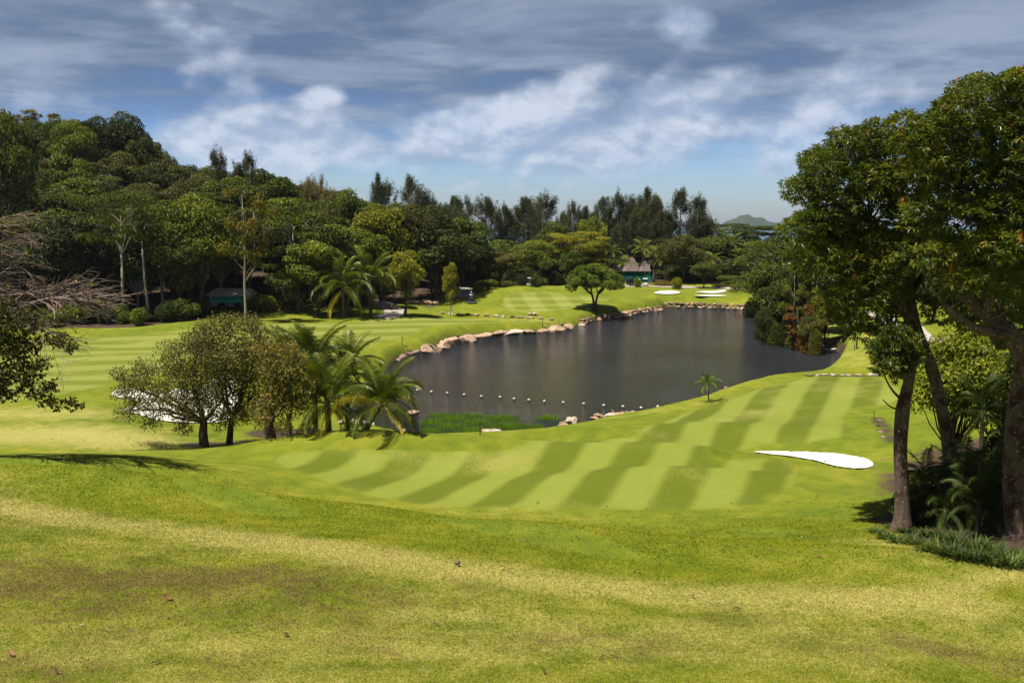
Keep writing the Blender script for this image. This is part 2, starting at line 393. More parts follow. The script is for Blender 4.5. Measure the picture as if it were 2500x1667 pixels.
def mown(name, ang, period, light, dark, ang2=None, rim=None, phase=0.0, soft=.35, curve=0.0):
    m, nt, out = newmat(name)
    P = wpos(nt)
    wob = noise_(nt, P, .12, 2); 
    sep = nt.nodes.new('ShaderNodeSeparateXYZ'); nt.links.new(P, sep.inputs[0])
    def stripes(a, per, ph, cv=0.0):
        # across-stripe coordinate
        s = math_(nt,'SUBTRACT', math_(nt,'MULTIPLY',sep.outputs[0], math.cos(R(a))), math_(nt,'MULTIPLY',sep.outputs[1], math.sin(R(a))))
        if cv:
            along = math_(nt,'ADD', math_(nt,'MULTIPLY',sep.outputs[0], math.sin(R(a))), math_(nt,'MULTIPLY',sep.outputs[1], math.cos(R(a))))
            s = math_(nt,'ADD', s, math_(nt,'MULTIPLY', math_(nt,'SINE', math_(nt,'MULTIPLY',along,.045)), cv))
        s = math_(nt,'ADD', s, math_(nt,'MULTIPLY', wob, .5))
        w = math_(nt,'SINE', math_(nt,'MULTIPLY', math_(nt,'ADD', s, ph), 2*math.pi/per))
        return mapr(nt, w, -soft, soft)
    f = stripes(ang, period, phase, curve)
    if ang2 is not None:
        f2 = stripes(ang2, period*.8, 0.7)
        f = math_(nt,'ADD', math_(nt,'MULTIPLY',f,.5), math_(nt,'MULTIPLY',f2,.5))
    med = noise_(nt, P, .8, 4, .6); sm = noise_(nt, P, 14, 4, .7); big = noise_(nt, P, .2, 3)
    f = math_(nt,'ADD', f, math_(nt,'MULTIPLY',math_(nt,'SUBTRACT',med,.5),.35), clamp=True)
    c = mix(nt, f, dark, light)
    c = mix(nt, mapr(nt, math_(nt,'ADD',math_(nt,'MULTIPLY',big,.6),math_(nt,'MULTIPLY',sm,.4)), .5,.72), c, (.24,.235,.05))
    c = mix(nt, .35, c, ramp(nt, [(.35,(.55,.55,.5)),(.55,(1,1,1)),(.75,(1.25,1.2,1.3))], sm), 'MULTIPLY')
    e = attr(nt, 'edge')   # distance to the mown edge
    if rim: c = mix(nt, math_(nt,'MULTIPLY',mapr(nt, math_(nt,'ADD',e,math_(nt,'MULTIPLY',math_(nt,'SUBTRACT',med,.5),.3)), .2, .02),mapr(nt, big, .45, .62)), c, rim)
    tc_, th_ = turf(nt)
    c = mix(nt, mapr(nt, math_(nt,'ADD',e,math_(nt,'MULTIPLY',math_(nt,'SUBTRACT',med,.5),2.0)), 1.1, -.1), c, tc_)
    princ(nt, out, c, .85, .2, bump(nt, sm, .02, .5)); return m
LIGHT, DARK = (.180,.208,.026), (.095,.118,.005)
M_fair = mown('mown fairway stripes', 23.5, 3.75, LIGHT, DARK, rim=(.26,.2,.08), phase=1.0, soft=.55)
M_fairL = mown('left fairway stripes', 77, 5.6, (.20,.22,.042), (.135,.155,.012), soft=.5, curve=2.0)
M_green = mown('far green stripes', -9, 5.2, (.235,.25,.055), (.135,.155,.010), ang2=74, soft=.45)
M_greenR = mown('far approach stripes', 12, 4.6, (.19,.215,.022), (.135,.165,.010), soft=.5)

m, nt, out = newmat('white sand'); P = wpos(nt)
s1 = noise_(nt, P, 3, 4); s2 = noise_(nt, P, 40, 3)
princ(nt, out, ramp(nt, [(.3,(.50,.46,.38)),(.6,(.66,.63,.56))], s1), .95, .1, bump(nt, math_(nt,'ADD',s2,math_(nt,'MULTIPLY',s1,3)), .03, .5)); M_sand = m

m, nt, out = newmat('lake water'); P = wpos(nt)
w1 = noise_(nt, vscale(nt,P,(1.0,1.35,1)), 1.3, 6, .68, .4); w2 = noise_(nt, vscale(nt,P,(.9,1.3,1)), 4.5, 3, .6); w3 = noise_(nt, P, .08, 3, .5)
h = math_(nt,'ADD', math_(nt,'MULTIPLY',w1,1.0), math_(nt,'MULTIPLY',w2,.6))
amp = mapr(nt, w3, .35, .6, .55, 1.0)
w0 = noise_(nt, vscale(nt,P,(.8,1.2,1)), .38, 4, .6, .8)
h = math_(nt,'ADD', math_(nt,'MULTIPLY', h, amp), math_(nt,'MULTIPLY', w0, 1.1))
p = princ(nt, out, (.030,.033,.041), .10, .5, bump(nt, h, 1.1, 1.0)); p.inputs['IOR'].default_value = 1.33; M_water = m

m, nt, out = newmat('sea water'); P = wpos(nt)
w1 = noise_(nt, vscale(nt,P,(.002,.012,1)), 1, 4, .6); w2 = noise_(nt, P, .15, 3)
c = ramp(nt, [(.35,(.05,.12,.16)),(.6,(.08,.17,.21))], w1)
c = mix(nt, mapr(nt, w1, .64, .68), c, (.7,.75,.75))
princ(nt, out, c, .5, .3, bump(nt, w2, .6, .6)); M_sea = m

def rock_mat(name, a, b, stain=(.05,.035,.02)):
    m, nt, out = newmat(name)
    P = wpos(nt); n1 = noise_(nt, P, 1.1, 5, .6); n2 = noise_(nt, P, 6, 5, .65); n3 = noise_(nt, vscale(nt,P,(1,1,.35)), 1.6, 4, .6)
    c = ramp(nt, [(.3,a),(.65,b)], math_(nt,'ADD',math_(nt,'MULTIPLY',n1,.6),math_(nt,'MULTIPLY',n2,.4)))
    c = mix(nt, math_(nt,'MULTIPLY',mapr(nt, n3, .52, .66),.8), c, stain)
    c = mix(nt, math_(nt,'MULTIPLY',mapr(nt, n2, .6, .7),.35), c, (.10,.06,.035))
    princ(nt, out, c, .9, .2, bump(nt, n2, .12, .8)); return m
M_rock = rock_mat('pink granite', (.26,.155,.09), (.50,.36,.25))
M_rockp = rock_mat('pale granite', (.36,.27,.20), (.60,.50,.41))
M_rockd = rock_mat('weathered granite', (.13,.085,.055), (.34,.235,.17))

def plain(name, col, rough=.6, spec=.4, var=.12, scale=6, metal=0, bmp=0):
    m, nt, out = newmat(name)
    tc = nt.nodes.new('ShaderNodeTexCoord').outputs['Object']
    nz = noise_(nt, tc, scale, 4, .6)
    lo = tuple(x*(1-var*2) for x in col); hi = tuple(min(1,x*(1+var)) for x in col)
    princ(nt, out, ramp(nt, [(.3,lo),(.65,hi)], nz), rough, spec, bump(nt, nz, .01, bmp) if bmp else None, Metallic=metal); return m
M_white = plain('white paint', (.75,.75,.73), .35, .5, .04)
M_black = plain('black plastic', (.02,.02,.022), .45)
M_darkg = plain('dark mower paint', (.035,.03,.035), .4)
M_metal = plain('grey metal', (.3,.3,.3), .4, .5, .1, metal=.6)
M_screen = plain('green windscreen mesh', (.025,.24,.21), .8, .2, .1, 1.5)
M_net = plain('dark green net', (.008,.055,.03), .9, .1, .2, 3)
M_awning = plain('green awning', (.02,.30,.20), .7, .2, .1, 2)
M_wall = plain('pale plaster', (.5,.44,.38), .9, .2, .15, 1.2, bmp=.4)
M_slat = plain('weathered roof boards', (.42,.34,.29), .9, .2, .3, 3, bmp=.6)
M_glass = plain('dark window', (.02,.05,.04), .15, .5, .1)
M_post = plain('dark timber', (.04,.028,.02), .8, .2, .2)
M_buoy = plain('float plastic', (.62,.55,.42), .5, .4, .1, 8)
M_skin = plain('skin', (.12,.06,.035), .6)
M_shirt = plain('white shirt', (.7,.7,.7), .9, .1, .05)
M_pants = plain('dark trousers', (.03,.03,.04), .9, .1)
M_tyre = plain('tyre rubber', (.015,.015,.015), .8, .2)
M_feather = plain('brown grey feathers', (.13,.10,.09), .9, .1, .3, 30)
M_deadleaf = leaf_mat('dead leaf', [(0,(.09,.045,.02)),(.5,(.17,.085,.035)),(.85,(.26,.13,.05)),(1,(.36,.25,.14))], transl=.1, vary=.8, clump=.2, cs=8, gain=(1,1,1))
m, nt, out = newmat('thatch'); tc = nt.nodes.new('ShaderNodeTexCoord').outputs['Object']
n1 = noise_(nt, vscale(nt,tc,(1,1,6)), 1.6, 5, .7); n2 = noise_(nt, vscale(nt,tc,(9,9,1)), 3, 4, .7)
princ(nt, out, ramp(nt, [(.3,(.085,.065,.06)),(.55,(.20,.155,.14)),(.75,(.33,.27,.24))], math_(nt,'ADD',math_(nt,'MULTIPLY',n1,.6),math_(nt,'MULTIPLY',n2,.4))), .95, .1, bump(nt, n2, .1, .8)); M_thatch = m
m, nt, out = newmat('pale path'); P = wpos(nt); n1 = noise_(nt, P, 2.5, 5, .6); n2 = noise_(nt, P, .5, 4)
princ(nt, out, ramp(nt, [(.3,(.26,.22,.19)),(.65,(.42,.37,.33))], math_(nt,'ADD',math_(nt,'MULTIPLY',n1,.5),math_(nt,'MULTIPLY',n2,.5))), .9, .2, bump(nt, n1, .02, .5)); M_path = m
m, nt, out = newmat('island slopes'); P = wpos(nt); n1 = noise_(nt, P, .012, 6, .65); n2 = noise_(nt, P, .06, 4, .6)
princ(nt, out, ramp(nt, [(.3,(.02,.035,.025)),(.55,(.04,.06,.04)),(.75,(.14,.12,.09))], math_(nt,'ADD',math_(nt,'MULTIPLY',n1,.6),math_(nt,'MULTIPLY',n2,.4))), .95, .1); M_isl = m

# ------------------------------------------------------------------ ground
def seg_dist(P, pl):
    d = np.full(len(P), 1e9)
    for a, b in zip(pl[:-1], pl[1:]):
        ab = b-a; t = np.clip(((P-a)@ab)/(ab@ab+1e-9), 0, 1)
        d = np.minimum(d, np.hypot(*(P-a-t[:,None]*ab).T))
    return d
def pxline(pts): return np.array([on(a,b)[:2] for a,b in pts])
DRY = [(pxline([(-100,1225),(300,1280),(600,1315),(1000,1370),(1400,1425),(1800,1455),(2300,1470)]), 1.9, .8),
       (pxline([(-50,1065),(150,1060),(300,1075)]), 4.5, .75),(pxline([(0,1010),(180,1010)]), 4, .55),
       (pxline([(2160,1110),(2080,1160)]), 2.2, .5),(pxline([(1750,1300),(2100,1320),(2300,1350)]), 1.2, .55),
       (pxline([(0,1600),(700,1580),(1400,1560),(2000,1600)]), 2.6, .45),(pxline([(1000,1500),(1600,1530),(2200,1560)]), 1.8, .45),
       (pxline([(1250,1190),(1400,1255)]), .3, .0),(pxline([(2060,800),(2120,880)]), 5, .35),(pxline([(1150,780),(1330,783)]), 3, .4),
       (pxline([(1500,1020),(1800,965)]), .8, .3),(pxline([(2300,1440),(2500,1400)]), 1.0, .6)]
LUSH = pxline([(60,1108),(400,1165),(800,1235),(1200,1285),(1600,1310),(1950,1270),(2120,1180),(2150,1060),(2120,1000)])
BRN = [(pxline([(200,1500),(700,1510),(1100,1480)]), 1.6, .7),(pxline([(-50,1410),(300,1400),(650,1430),(850,1480)]), 2.6, 1.25),(pxline([(0,1630),(600,1640)]), 1.2, .8),(pxline([(100,1520),(600,1560)]), 1.5, .7),(pxline([(1300,1560),(1900,1600),(2400,1600)]), 1.4, .7),(pxline([(1500,1500),(1900,1510)]), .9, .6)]
forest_edge = [(-900,802),(0,802),(200,801),(330,800),(430,792),(520,781),(700,764),(860,756),(960,750),(1020,742),(1070,738),(1100,722),(1140,712)]
FOREST = np.array([atz(a,b,2.1)[:2] for a,b in forest_edge]+[(-2,185),(10,200),(120,203),(150,230),(150,360),(-260,360),(-260,120)])
SOIL = [(np.array([atz(a,b,1.0)[:2] for a,b in [(690,1060),(760,1055),(860,1062),(960,1062),(1000,1068)]]), 2.3, 1.2),
        (np.array([atz(a,b,1.6)[:2] for a,b in [(500,1085),(600,1080),(700,1070)]]), 1.6, .8),
        (pxline([(2260,1270),(2400,1320),(2560,1370)]), 2.3, 1.0),(pxline([(2350,1180),(2500,1200)]), 4.0, 1.0),(pxline([(2450,1130),(2600,1100)]), 6, .9),
        (pxline([(990,735),(1050,748)]), 2.2, .6),(pxline([(1980,915),(2140,917)]), .8, .8),(pxline([(2140,1020),(2180,1080)]), .8, .6)]
def masks(x, y):
    P = np.c_[x, y]
    dry = np.zeros(len(P)); br = np.zeros(len(P)); so = np.zeros(len(P))
    for pl, w, a in DRY: dry = np.maximum(dry, a*np.exp(-(seg_dist(P,pl)/w)**2))
    for pl, w, a in BRN: br = np.maximum(br, a*np.exp(-(seg_dist(P,pl)/w)**2))
    for pl, w, a in SOIL: so = np.maximum(so, a*np.exp(-(seg_dist(P,pl)/w)**2*.8))
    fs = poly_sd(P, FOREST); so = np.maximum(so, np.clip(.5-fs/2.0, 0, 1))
    dry = np.maximum(dry, .30*np.clip((46-y)/14,0,1)+.10*np.sin(x*.35+y*.2)*np.sin(y*.5-x*.12)*np.clip((60-y)/20,0,1))
    lu = np.exp(-(seg_dist(P,LUSH)/(4.2+1.2*np.sin(x*.4)))**2)*(.75+.25*np.sin(x*.9+y*.7)); dry = dry*(1-.9*lu)-.25*lu; br = br*(1-lu)
    lk = poly_sd(P, LAKE); so = np.maximum(so, np.clip(.8-lk/1.2, 0, 1))
    return dry, br, so
ys = [-12.0]
while ys[-1] < 460: ys.append(ys[-1]+max(.32, .0095*ys[-1]))
ys = np.array(ys); nx = 430
ss = np.linspace(-1, 1, nx)
X = ss[None,:]*(ys[:,None]+26)*.76; Y = np.repeat(ys[:,None], nx, 1)
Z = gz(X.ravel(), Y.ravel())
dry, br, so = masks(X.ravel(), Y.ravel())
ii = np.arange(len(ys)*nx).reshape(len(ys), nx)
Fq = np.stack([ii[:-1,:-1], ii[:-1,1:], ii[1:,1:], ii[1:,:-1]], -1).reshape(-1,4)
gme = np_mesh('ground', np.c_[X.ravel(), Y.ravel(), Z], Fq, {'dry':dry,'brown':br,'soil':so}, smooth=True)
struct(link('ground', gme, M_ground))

def smooth_poly(poly, step):
    n = len(poly); out = []
    for i in range(n):
        p0,p1,p2,p3 = poly[i-1],poly[i],poly[(i+1)%n],poly[(i+2)%n]
        k = max(1, int(np.linalg.norm(p2-p1)/step))
        for j in range(k):
            t = j/k
            out.append(.5*((2*p1)+(-p0+p2)*t+(2*p0-5*p1+4*p2-p3)*t*t+(-p0+3*p1-3*p2+p3)*t**3))
    return np.array(out)
def sheet(name, poly, step, off, mat, jag=0, seed=1):
    pb = smooth_poly(np.asarray(poly), step*.6)
    if name != 'sand_bunker':
        for _ in range(6):
            sd0 = poly_sd(pb, LAKE); e_ = .05
            gx_ = (poly_sd(pb+[e_,0], LAKE)-sd0)/e_; gy_ = (poly_sd(pb+[0,e_], LAKE)-sd0)/e_
            k_ = np.clip(3.4-sd0, 0, 1.0)[:,None]; pb = pb+np.c_[gx_,gy_]*k_
        keep_=[pb[0]]
        for q_ in pb[1:]:
            if np.linalg.norm(q_-keep_[-1])>step*.25: keep_.append(q_)
        pb=np.array(keep_)
    if jag: pb = pb+np.random.default_rng(seed).normal(size=pb.shape)*jag
    x0,y0 = pb.min(0); x1,y1 = pb.max(0)
    gx,gy = np.meshgrid(np.arange(x0,x1,step), np.arange(y0,y1,step))
    gp = np.c_[gx.ravel(), gy.ravel()]
    sd = poly_sd(gp, pb); gp = gp[sd < -step*.4]
    nb = len(pb)
    allp = [Vector(p) for p in pb]+[Vector(p) for p in gp]
    r = geometry.delaunay_2d_cdt(allp, [], [list(range(nb))], 1, 1e-5)
    V2 = np.array([tuple(v) for v in r[0]]); T = np.array([f for f in r[2] if len(f) == 3])
    a = V2[T[:,1]]-V2[T[:,0]]; b = V2[T[:,2]]-V2[T[:,0]]
    flip = (a[:,0]*b[:,1]-a[:,1]*b[:,0]) < 0
    T[flip] = T[flip][:,::-1]
    e = -poly_sd(V2, pb)
    et = np.ones(len(e)) if name=='sand_bunker' else np.clip(e/.9,0,1)
    z = gz(V2[:,0], V2[:,1])+off*et-.02*(1-et)
    d,b_,s_ = masks(V2[:,0], V2[:,1])
    me = np_mesh(name, np.c_[V2, z], T, {'edge':e,'dry':d,'brown':b_,'soil':s_}, smooth=True)
    return link(name, me, mat), pb
FAIR_PX = [(640,1112),(690,1145),(780,1180),(900,1215),(1050,1237),(1250,1246),(1500,1249),(1720,1249),(1850,1238),(1930,1208),(1966,1172),(1968,1150),(1945,1128),(1900,1115),(1830,1112),(1745,1112),(1745,1104),(1850,1096),(1980,1086),(2060,1073),(2092,1060),(2080,1035),(2078,1015),(2110,1000),(2190,985),(2210,950),(2160,922),(2060,918),(1960,922),(1880,938),(1800,965),(1730,985),(1660,1008),(1600,1035),(1540,1050),(1500,1062),(1380,1068),(1250,1080),(1120,1088),(1000,1086),(900,1083),(800,1086),(700,1096)]
o, FAIR = sheet('fairway', [np.array(on(a,b)[:2]) for a,b in FAIR_PX], .5, .022, M_fair); struct(o)
LF_PX = [(-500,870),(-200,845),(0,832),(150,822),(330,815),(480,800),(640,790),(800,788),(950,775),(1080,777),(1200,781),(1225,787),(1150,800),(1050,812),(980,825),(900,850),(850,880),(700,885),(500,880),(420,905),(350,925),(250,945),(150,965),(0,985),(-300,1010),(-500,1000)]
o, _ = sheet('fairway', [np.array(on(a,b)[:2]) for a,b in LF_PX], 1.3, .05, M_fairL); struct(o)
GR_PX = [(1225,730),(1235,718),(1270,712),(1330,713),(1380,716),(1440,722),(1490,725),(1494,733),(1440,745),(1390,755),(1330,762),(1260,762),(1225,750)]
o, _ = sheet('putting_green', [np.array(on(a,b)[:2]) for a,b in GR_PX], 1.0, .06, M_green); struct(o)
AP_PX = [(1540,728),(1600,722),(1690,727),(1790,727),(1840,729),(1845,733),(1760,734),(1620,733),(1560,733)]
o, _ = sheet('fairway', [np.array(on(a,b)[:2]) for a,b in AP_PX], 1.3, .06, M_greenR); struct(o)
for k, step in (('front',.3),('left',.5),('fa',.6),('fb',.6),('fc',.6)):
    o, _ = sheet('sand_bunker', BUNK[k][0], step, .15 if k[0]=='f' and len(k)==2 else .05, M_sand, jag=.03); struct(o)
# paths
def ribbon(name, pts, width, off, mat):
    pl = [np.array(on(a,b)[:2]) if len(p_)==2 else None for p_ in pts for a,b in [p_]]
    c = smooth_open(pl); L = []; Rr = []
    for i in range(len(c)):
        t = c[min(i+1,len(c)-1)]-c[max(i-1,0)]; t = t/np.linalg.norm(t); nn = np.array([-t[1],t[0]])
        L.append(c[i]+nn*width/2); Rr.append(c[i]-nn*width/2)
    V=[];Fs=[]
    K=5
    for i in range(len(c)):
        for k in range(K):
            q = L[i]+(Rr[i]-L[i])*k/(K-1); V.append((q[0],q[1],gz(q[0],q[1])+off))
    for i in range(len(c)-1):
        for k in range(K-1):
            a=i*K+k; Fs.append((a,a+K,a+K+1,a+1))
    return struct(link(name, np_mesh(name, V, Fs, smooth=True), mat))
def smooth_open(pl):
    out=[]
    for i in range(len(pl)-1):
        p0,p1,p2,p3 = pl[max(i-1,0)],pl[i],pl[i+1],pl[min(i+2,len(pl)-1)]
        k=max(2,int(np.linalg.norm(p2-p1)/1.0))
        for j in range(k):
            t=j/k; out.append(.5*((2*p1)+(-p0+p2)*t+(2*p0-5*p1+4*p2-p3)*t*t+(-p0+3*p1-3*p2+p3)*t**3))
    out.append(pl[-1]); return out
ribbon('road', [(1440,696),(1500,698),(1560,699),(1620,700),(1700,702),(1800,705),(1900,709),(1990,714)], 4.2, .06, M_path)
ribbon('path', [(1110,696),(1130,706),(1140,716),(1128,726)], 3.0, .07, M_path)
ribbon('path', [(930,738),(945,748),(962,757),(960,768),(930,777)], 3.2, .07, M_path)
ribbon('path', [(2120,760),(2165,785),(2230,815),(2330,830)], 2.8, .07, M_path)

# water
x0,y0 = LAKE.min(0)-3; x1,y1 = LAKE.max(0)+3
struct(link('lake', np_mesh('lake', [(x0,y0,0),(x1,y0,0),(x1,y1,0),(x0,y1,0)], [(0,1,2,3)]), M_water))
struct(link('sea', np_mesh('sea', [(-12000,380,-9),(12000,380,-9),(12000,12000,-9),(-12000,12000,-9)], [(0,1,2,3)]), M_sea))
# far islands
def island(px0, px1, d, prof, name='island_hill', depth=.35):
    V=[];Fs=[];K=13; n=60
    r = np.random.default_rng(int(px0))
    ph = r.uniform(0,6,8)
    for i in range(n+1):
        t=i/n; px=px0+(px1-px0)*t
        top = np.interp(t,[a for a,b in prof],[b for a,b in prof])*d/F
        xx=(px-CX)/F*d*1.008
        for k in range(K):
            u=k/(K-1)*2-1
            h=top*(1-u*u)*(1+.10*math.sin(9*t*3+ph[0]+4*u)+.06*math.sin(31*t+ph[1]-7*u))
            V.append((xx, d+u*(px1-px0)/F*d*depth, -9.5+max(h+9*(1-abs(u)),0)))
    for i in range(n):
        for k in range(K-1):
            a=i*K+k; Fs.append((a,a+K,a+K+1,a+1))
    return struct(link(name, np_mesh(name,V,Fs,smooth=True), M_isl))
island(1740, 1900, 4300, [(0,0),(.12,9),(.25,18),(.38,27),(.5,26),(.62,22),(.8,14),(1,0)])
island(1700, 1785, 3600, [(0,0),(.2,9),(.5,10),(.8,6),(1,0)])

# ------------------------------------------------------------------ foreground turf blades
def turf_blades():
    r = np.random.default_rng(3); Nn = 520000
    u = r.random(Nn); y = 12.2*np.power(44/12.2, u**.95)
    x = r.uniform(-.66,.66,Nn)*y
    fd = poly_sd(np.c_[x,y], FAIR); keep = (fd > .3) & (r.random(len(x)) < np.clip(fd/5,.05,1)*np.clip((46-y)/14,0,1)**.7)
    x,y = x[keep],y[keep]; k = len(x)
    z = gz(x,y); d_,b_,s_ = masks(x,y)
    kp = (s_ < .6) & ((d_ > -.1) | (r.random(k) < .25)); x,y,z,d_,b_,s_ = [q[kp] for q in (x,y,z,d_,b_,s_)]; k=len(x)
    sc_ = (.75+.5*(y/14-1))*r.uniform(.6,1.35,k)
    Ln = .052*sc_; Wd = .011*sc_
    az = r.uniform(0,2*np.pi,k); el = r.uniform(.05,1.0,k)
    ax = np.c_[np.cos(az)*np.cos(el), np.sin(az)*np.cos(el), np.sin(el)]
    sd = np.c_[-np.sin(az), np.cos(az), r.normal(size=k)*.3]
    P0 = np.c_[x,y,z+.002]
    V = np.empty((k,3,3)); V[:,0]=P0-sd*Wd[:,None]; V[:,1]=P0+sd*Wd[:,None]; V[:,2]=P0+ax*Ln[:,None]
    rp = lambda q: np.repeat(q,3)
    t = r.random(k)
    me = np_mesh('turf_grass', V.reshape(-1,3), np.arange(3*k).reshape(k,3), {'tint':rp(t),'dry':rp(d_),'brown':rp(b_),'soil':rp(s_)})
    o = link('turf_grass', me, M_blade); struct(o, 'stuff', 'short coarse turf of green and straw coloured blades on the near slope')
turf_blades()

# ------------------------------------------------------------------ tree builders
def limb(mb, a, b, r0, r1, sag=.12, n=5, seg=5, r=random):
    a = Vector(a); b = Vector(b); L = (b-a).length
    m_ = Vector((r.uniform(-1,1),r.uniform(-1,1),r.uniform(-.3,.8)))*L*sag
    pts=[]; rad=[]
    for i in range(seg+1):
        t=i/seg; p=a.lerp(b,t)+m_*math.sin(t*math.pi)+Vector((r.uniform(-1,1),r.uniform(-1,1),r.uniform(-1,1)))*L*.025*(0<i<seg)
        pts.append(p); rad.append(r0+(r1-r0)*t)
    mb.tube(pts, rad, n, cap=False); return pts
def blob_points(r, blobs, total, shell=.82, up=.35):
    vol = np.array([b[3]*b[4]*.5+b[5]*b[3]*.5 for b in blobs]); vol/=vol.sum()
    cnt = r.multinomial(total, vol)
    P=[];D=[];BI=[]
    for bi,(b,c) in enumerate(zip(blobs,cnt)):
        if c==0: continue
        d = rdirs(c, up, r); rad = shell+(1.06-shell)*r.random(c)**.6
        lump = 1+.16*np.sin(d[:,0]*7+bi)*np.sin(d[:,1]*6+bi*2)*np.sin(d[:,2]*5+1)
        P.append(np.array(b[:3])+d*rad[:,None]*lump[:,None]*np.array(b[3:6])); D.append(d); BI.append(np.full(c,bi))
    return np.concatenate(P),np.concatenate(D),np.concatenate(BI)
def make_crown_mesh(name, r, blobs, total, L, Wd, up=.35, droop=.2, shell=.82, fold=.25, tvar=.35):
    P,D,BI = blob_points(r, blobs, total, shell, up)
    n_=len(P)
    nrm = D+r.normal(size=(n_,3))*.45+np.array([0,0,.35])
    ax = np.cross(nrm, r.normal(size=(n_,3))); ax/=np.linalg.norm(ax,axis=1,keepdims=True); ax = ax+D*.35; ax[:,2]-=droop
    bt = r.random(len(blobs))
    t = np.clip(.5+(bt[BI]-.5)*.35+r.normal(size=n_)*tvar*.45,0,1)
    s = r.uniform(.65,1.3,n_)
    return leaves(name, P, ax, nrm, L*s, Wd*s, t, fold)

def proto_dome(seed, h=12, rw=5, trunk_h=3.2, nb=34, total=11000, L=.40, Wd=.24, flat=.62, tr=.22, limbs=True, base=.30):
    r = np.random.default_rng(seed); rr = random.Random(seed)
    blobs=[]; cz = h*(base+ (1-base)*.5); rz = h*(1-base)/2
    for i in range(nb):
        d = rdirs(1,.45,r)[0]; f = r.uniform(.55,.86) if i>nb*.25 else r.uniform(.1,.5)
        s = rw*r.uniform(.22,.38)
        asym = 1+.18*math.sin(3*math.atan2(d[1],d[0])+seed)
        blobs.append((d[0]*rw*f*asym, d[1]*rw*f*asym, cz+d[2]*rz*f, s, s, s*flat))
    crown = make_crown_mesh('crown', r, blobs, total, L, Wd)
    mb = MB()
    top = Vector((rr.uniform(-.4,.4),rr.uniform(-.4,.4),trunk_h))
    mid = Vector((rr.uniform(-.3,.3),rr.uniform(-.3,.3),trunk_h*.5))
    mb.tube([(0,0,-.6),(0,0,.05),mid,top,top+Vector((0,0,h*.25))],[tr*1.7,tr*1.35,tr,tr*.9,tr*.5],8)
    if limbs:
        for i,b in enumerate(blobs):
            if i%2==0: limb(mb, mid.lerp(top, rr.uniform(.5,1.1)), (b[0]*.92,b[1]*.92,b[2]-.2), tr*.42, tr*.09, .1, 5, 4, rr)
    return crown, mb.mesh('trunk'), h, rw*2
def proto_umbrella(seed, h=14, rw=6, total=10000, layers=3, L=.34, Wd=.18, tr=.24):
    r = np.random.default_rng(seed); rr = random.Random(seed)
    blobs=[]; nb=44
    for i in range(nb):
        a = r.uniform(0,2*np.pi); q = math.sqrt(r.uniform(.02,1)); ly = r.integers(0,layers)
        z = h*(.95-.13*ly)-q*q*h*.09+r.uniform(-.3,.3)
        rad = rw*q*(1-.08*ly)
        s = rw*r.uniform(.16,.28)
        blobs.append((math.cos(a)*rad, math.sin(a)*rad, z, s*1.15, s*1.15, s*.26))
    crown = make_crown_mesh('crown', r, blobs, total, L, Wd, up=.55, droop=.05, shell=.6)
    mb = MB(); lean = rr.uniform(-.8,.8)
    fk = Vector((lean*.5, rr.uniform(-.3,.3), h*.5)); 
    mb.tube([(0,0,-.6),(0,0,.05),(lean*.15,0,h*.2),fk],[tr*1.5,tr*1.2,tr,tr*.75],8)
    mains=[]
    for k in range(5):
        a=k*1.256+rr.uniform(-.3,.3); e=Vector((math.cos(a)*rw*.4+fk.x, math.sin(a)*rw*.4, h*rr.uniform(.7,.8)))
        limb(mb, fk, e, tr*.5, tr*.25, .06, 6, 5, rr); mains.append(e)
    for b in blobs:
        p=Vector(b[:3]); e=min(mains,key=lambda q:(q-p).length)
        limb(mb, e.lerp(fk,rr.uniform(0,.3)), p-Vector((0,0,.1)), tr*.2, tr*.05, .06, 4, 3, rr)
    return crown, mb.mesh('trunk'), h, rw*2
